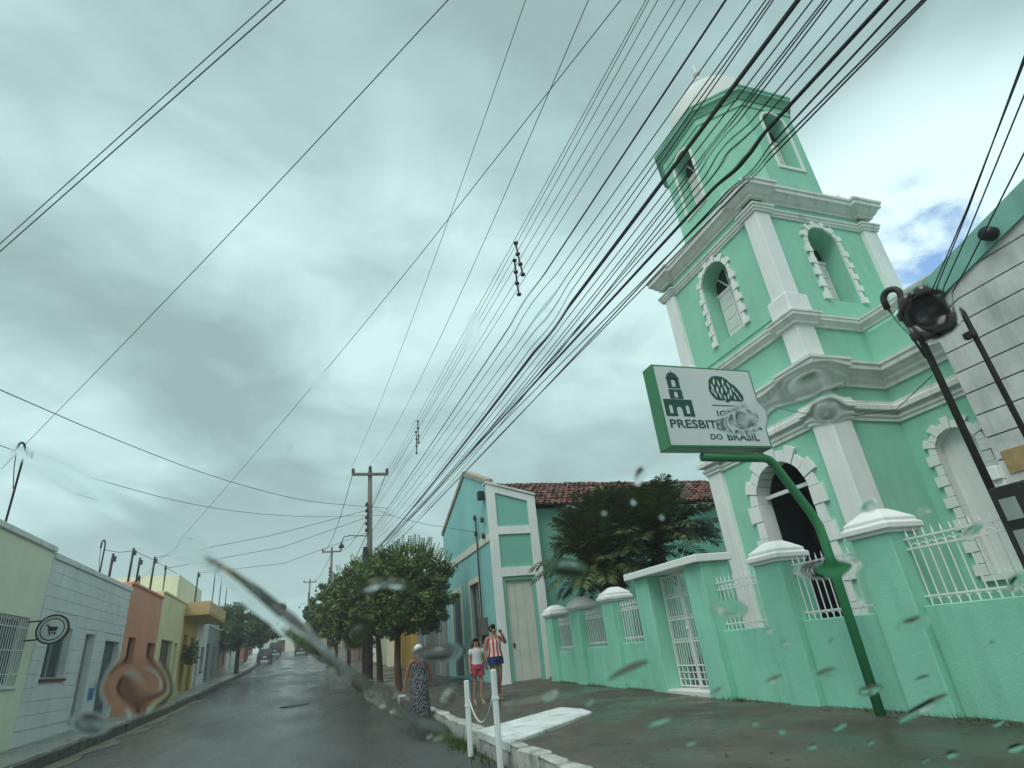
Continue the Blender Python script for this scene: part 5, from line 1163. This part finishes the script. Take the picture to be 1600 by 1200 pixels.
person('girl in pale shirt and crimson shorts holding the striped woman\'s hand', (3.70,14.05,zr(14.05)+PV), 1.36, .05, SK3, HR2,
       [((-.21,.01,1.10),(-.22,-.04,.90),(-.22,-.06,.82)), ((.21,.03,1.12),(.27,.06,.95),(.30,.08,.87))], [((-.08,.03,.48),(-.09,.12,.09)),((.08,-.05,.48),(.08,-.03,.07))], c_girl, 'long', .05, wide=.9)
person('woman in white cap and dark floral dress walking at the kerb', (2.3,13.7,road_z(2.3,13.7)), 1.56, -.1, SK1, HR,
       [((-.27,.03,1.10),(-.33,.0,.88),(-.34,-.03,.80)), ((.26,.06,1.10),(.27,.10,.88),(.28,.09,.80))], [((-.09,-.08,.48),(-.08,-.07,.07)),((.09,.04,.48),(.08,.12,.08))], c_hat, 'bun', -.35, wide=1.05)

# ------------------------------------------------------------------ rain on the car's windscreen
# the glass is a plane leaning back over the camera; the water on its outside is one mass of beads and wiped streaks
WN = Vector((0,.85,.53)).normalized(); W0 = Vector((0,.62,1.55))
def on_glass(px, py):
    d = M3 @ Vector((px-800, py-600, FPX)); t = (W0-CAM).dot(WN)/d.dot(WN); return CAM+d*t
M_WATER = bpy.data.materials.new('rain_water'); M_WATER.use_nodes = True
_t = M_WATER.node_tree; _t.nodes.clear(); _g = N('ShaderNodeBsdfRefraction', _t); _g.inputs['IOR'].default_value = 1.33; _g.inputs['Roughness'].default_value = .0; _g.inputs['Color'].default_value = (.97,.985,.98,1)
_o = N('ShaderNodeOutputMaterial', _t); _t.links.new(_g.outputs[0], _o.inputs[0])
WV, WF, WS = [], [], []
def bead(cx, cy, rx, ry, ang=0., hf=.2, wob=.12, n=28, m=12):
    a_ = R(ang); ca, sa = math.cos(a_), math.sin(a_); ph = [random.uniform(0,6.28) for _ in range(3)]
    c = on_glass(cx, cy); ex = (on_glass(cx+ca*rx, cy+sa*rx)-c); ey = (on_glass(cx-sa*ry, cy+ca*ry)-c)
    H = 1.15*hf*min(ex.length, ey.length); k0 = len(WV)
    for j in range(m+1):
        t = j/m
        for i in range(n):
            a = 2*math.pi*i/n; w = 1+wob*(math.sin(2*a+ph[0])*.5+math.sin(3*a+ph[1])*.35+math.sin(5*a+ph[2])*.15)
            WV.append(c+(ex*math.cos(a)+ey*math.sin(a))*w*t+WN*H*(.5+.5*math.cos(math.pi*t)))
    for j in range(m):
        for i in range(n): WF.append((k0+j*n+i, k0+j*n+(i+1)%n, k0+(j+1)*n+(i+1)%n, k0+(j+1)*n+i)); WS.append(1)
    k1 = len(WV); WV.extend([Vector(WV[k0+m*n+i]) for i in range(n)])
    WF.append(tuple(range(k1, k1+n))); WS.append(-1)
def streak(pts, ws, hf=.16, n=17):
    P = []; 
    for i in range(len(pts)-1):
        for q in range(6): f_ = q/6; P.append((pts[i][0]+(pts[i+1][0]-pts[i][0])*f_, pts[i][1]+(pts[i+1][1]-pts[i][1])*f_, ws[i]+(ws[i+1]-ws[i])*f_))
    P.append((*pts[-1], ws[-1])); k0 = len(WV)
    for i,(x,y,w) in enumerate(P):
        a, b = P[max(i-1,0)], P[min(i+1,len(P)-1)]; d = Vector((b[0]-a[0], b[1]-a[1])).normalized(); nx, ny = -d.y, d.x; w *= 1+.05*math.sin(i*.9)
        l, r_ = on_glass(x-nx*w, y-ny*w), on_glass(x+nx*w, y+ny*w); H = hf*(r_-l).length/2
        for k in range(n): u = 2*k/(n-1)-1; WV.append(l.lerp(r_, (u+1)/2)+WN*H*(.5+.5*math.cos(math.pi*u)))
    for i in range(len(P)-1):
        for k in range(n-1): WF.append((k0+i*n+k, k0+i*n+k+1, k0+(i+1)*n+k+1, k0+(i+1)*n+k)); WS.append(1)
    k1 = len(WV); WV.extend([Vector(WV[k0+i*n+k]) for i in range(len(P)) for k in (0, n-1)])
    for i in range(len(P)-1): WF.append((k1+2*i, k1+2*i+1, k1+2*i+3, k1+2*i+2)); WS.append(-1)
for b_ in ((1150,245,58,44,-35,.011),(846,488,38,66,22,.009),(1452,490,52,46,0,.022),(1265,600,70,30,-18,.025),(1165,655,46,24,-12,.03),(1292,640,32,30,0,.02),(215,1072,66,42,4,.055),
           (1300,888,56,17,-8,.075),(738,520,11,34,14,.05),(582,914,30,11,-18,.150),(618,912,34,11,8,.150),(688,1020,44,15,-6,.10),(890,888,38,14,6,.120),(988,1050,46,13,-24,.135),(1140,952,32,16,4,.090),(1428,975,30,15,-14,.120),
           (1445,1105,48,9,-28,.150),(1292,1052,24,8,-14,.150),(1210,1062,17,6,-20,.150),(1360,1078,20,8,-12,.150),(1442,1060,16,5,-18,.150),(1030,1126,28,7,-20,.165),(1270,1166,12,5,-14,.165),(1488,1178,15,6,-14,.165),(1588,1168,17,7,-20,.165),
           (1312,1135,14,5,-25,.150),(1222,1142,8,6,0,.150),(1446,1188,9,4,-15,.150),(1358,790,17,9,-20,.112),(1444,800,11,8,0,.112),(1520,828,22,8,-30,.112),(1588,910,17,11,-40,.120),(1000,742,8,17,24,.112),(990,783,6,6,0,.150),(944,800,6,5,0,.150),
           (1035,808,6,5,0,.150),(598,1080,24,14,20,.075),(660,1140,50,22,12,.05),(140,1130,34,18,10,.05),(860,1088,16,7,-28,.135),(920,1098,9,5,-30,.135),(1080,1160,16,5,-20,.150),(700,1090,12,20,30,.075),(560,990,16,34,35,.07),
           (1200,985,10,5,-25,.112),(1225,1005,9,5,-25,.112),(1300,1000,8,4,-25,.112),(1550,1005,8,4,-20,.112),(1120,1080,12,4,-30,.120),(1180,1130,7,4,-20,.150),(1360,1160,8,4,-25,.150),(1560,1130,10,4,-20,.150),(450,700,7,12,20,.07),(500,595,7,26,42,.03)): bead(*b_)
streak([(18,700),(90,738),(190,795),(290,852),(345,890)], [4,18,26,26,8], .05)
streak([(318,872),(360,903),(420,952),(480,1000),(535,1045)], [5,16,20,17,5], .16)
streak([(505,1022),(560,1068),(610,1104),(655,1135)], [6,16,14,6], .04)
_me = bpy.data.meshes.new('windscreen_rain')
def _face(f, sgn):
    q = [WV[i] for i in f]; nn = Vector()
    for i in range(len(q)): nn += (q[i]-WV[f[0]]).cross(q[(i+1) % len(q)]-WV[f[0]])
    return tuple(f) if nn.dot(WN)*sgn > 0 else tuple(f[::-1])
_me.from_pydata([tuple(v) for v in WV], [], [_face(f, q) for f, q in zip(WF, WS)]); _me.materials.append(M_WATER)
for p, q in zip(_me.polygons, WS): p.use_smooth = q > 0
wr_ = link('windscreen_rain', _me); tag(wr_, 'raindrops and wiped water streaks on the car windscreen', 'raindrops', kind='stuff')

# ------------------------------------------------------------------ rain haze
hz_o = link('haze', MB().box(-640, 640, -440, 940, -1.4, 19.5).mesh('haze', None)); hz_o.data.materials.clear()
hm = bpy.data.materials.new('rain_haze'); hm.use_nodes = True; hm.node_tree.nodes.clear()
_pv = N('ShaderNodeVolumePrincipled', hm.node_tree); _pv.inputs['Color'].default_value = (.93,.99,.99,1); _pv.inputs['Density'].default_value = .002; _pv.inputs['Anisotropy'].default_value = .2
_ho = N('ShaderNodeOutputMaterial', hm.node_tree); hm.node_tree.links.new(_pv.outputs[0], _ho.inputs['Volume']); hz_o.data.materials.append(hm); tag(hz_o, 'thin pale rain haze filling the air over the street', 'haze', kind='stuff')
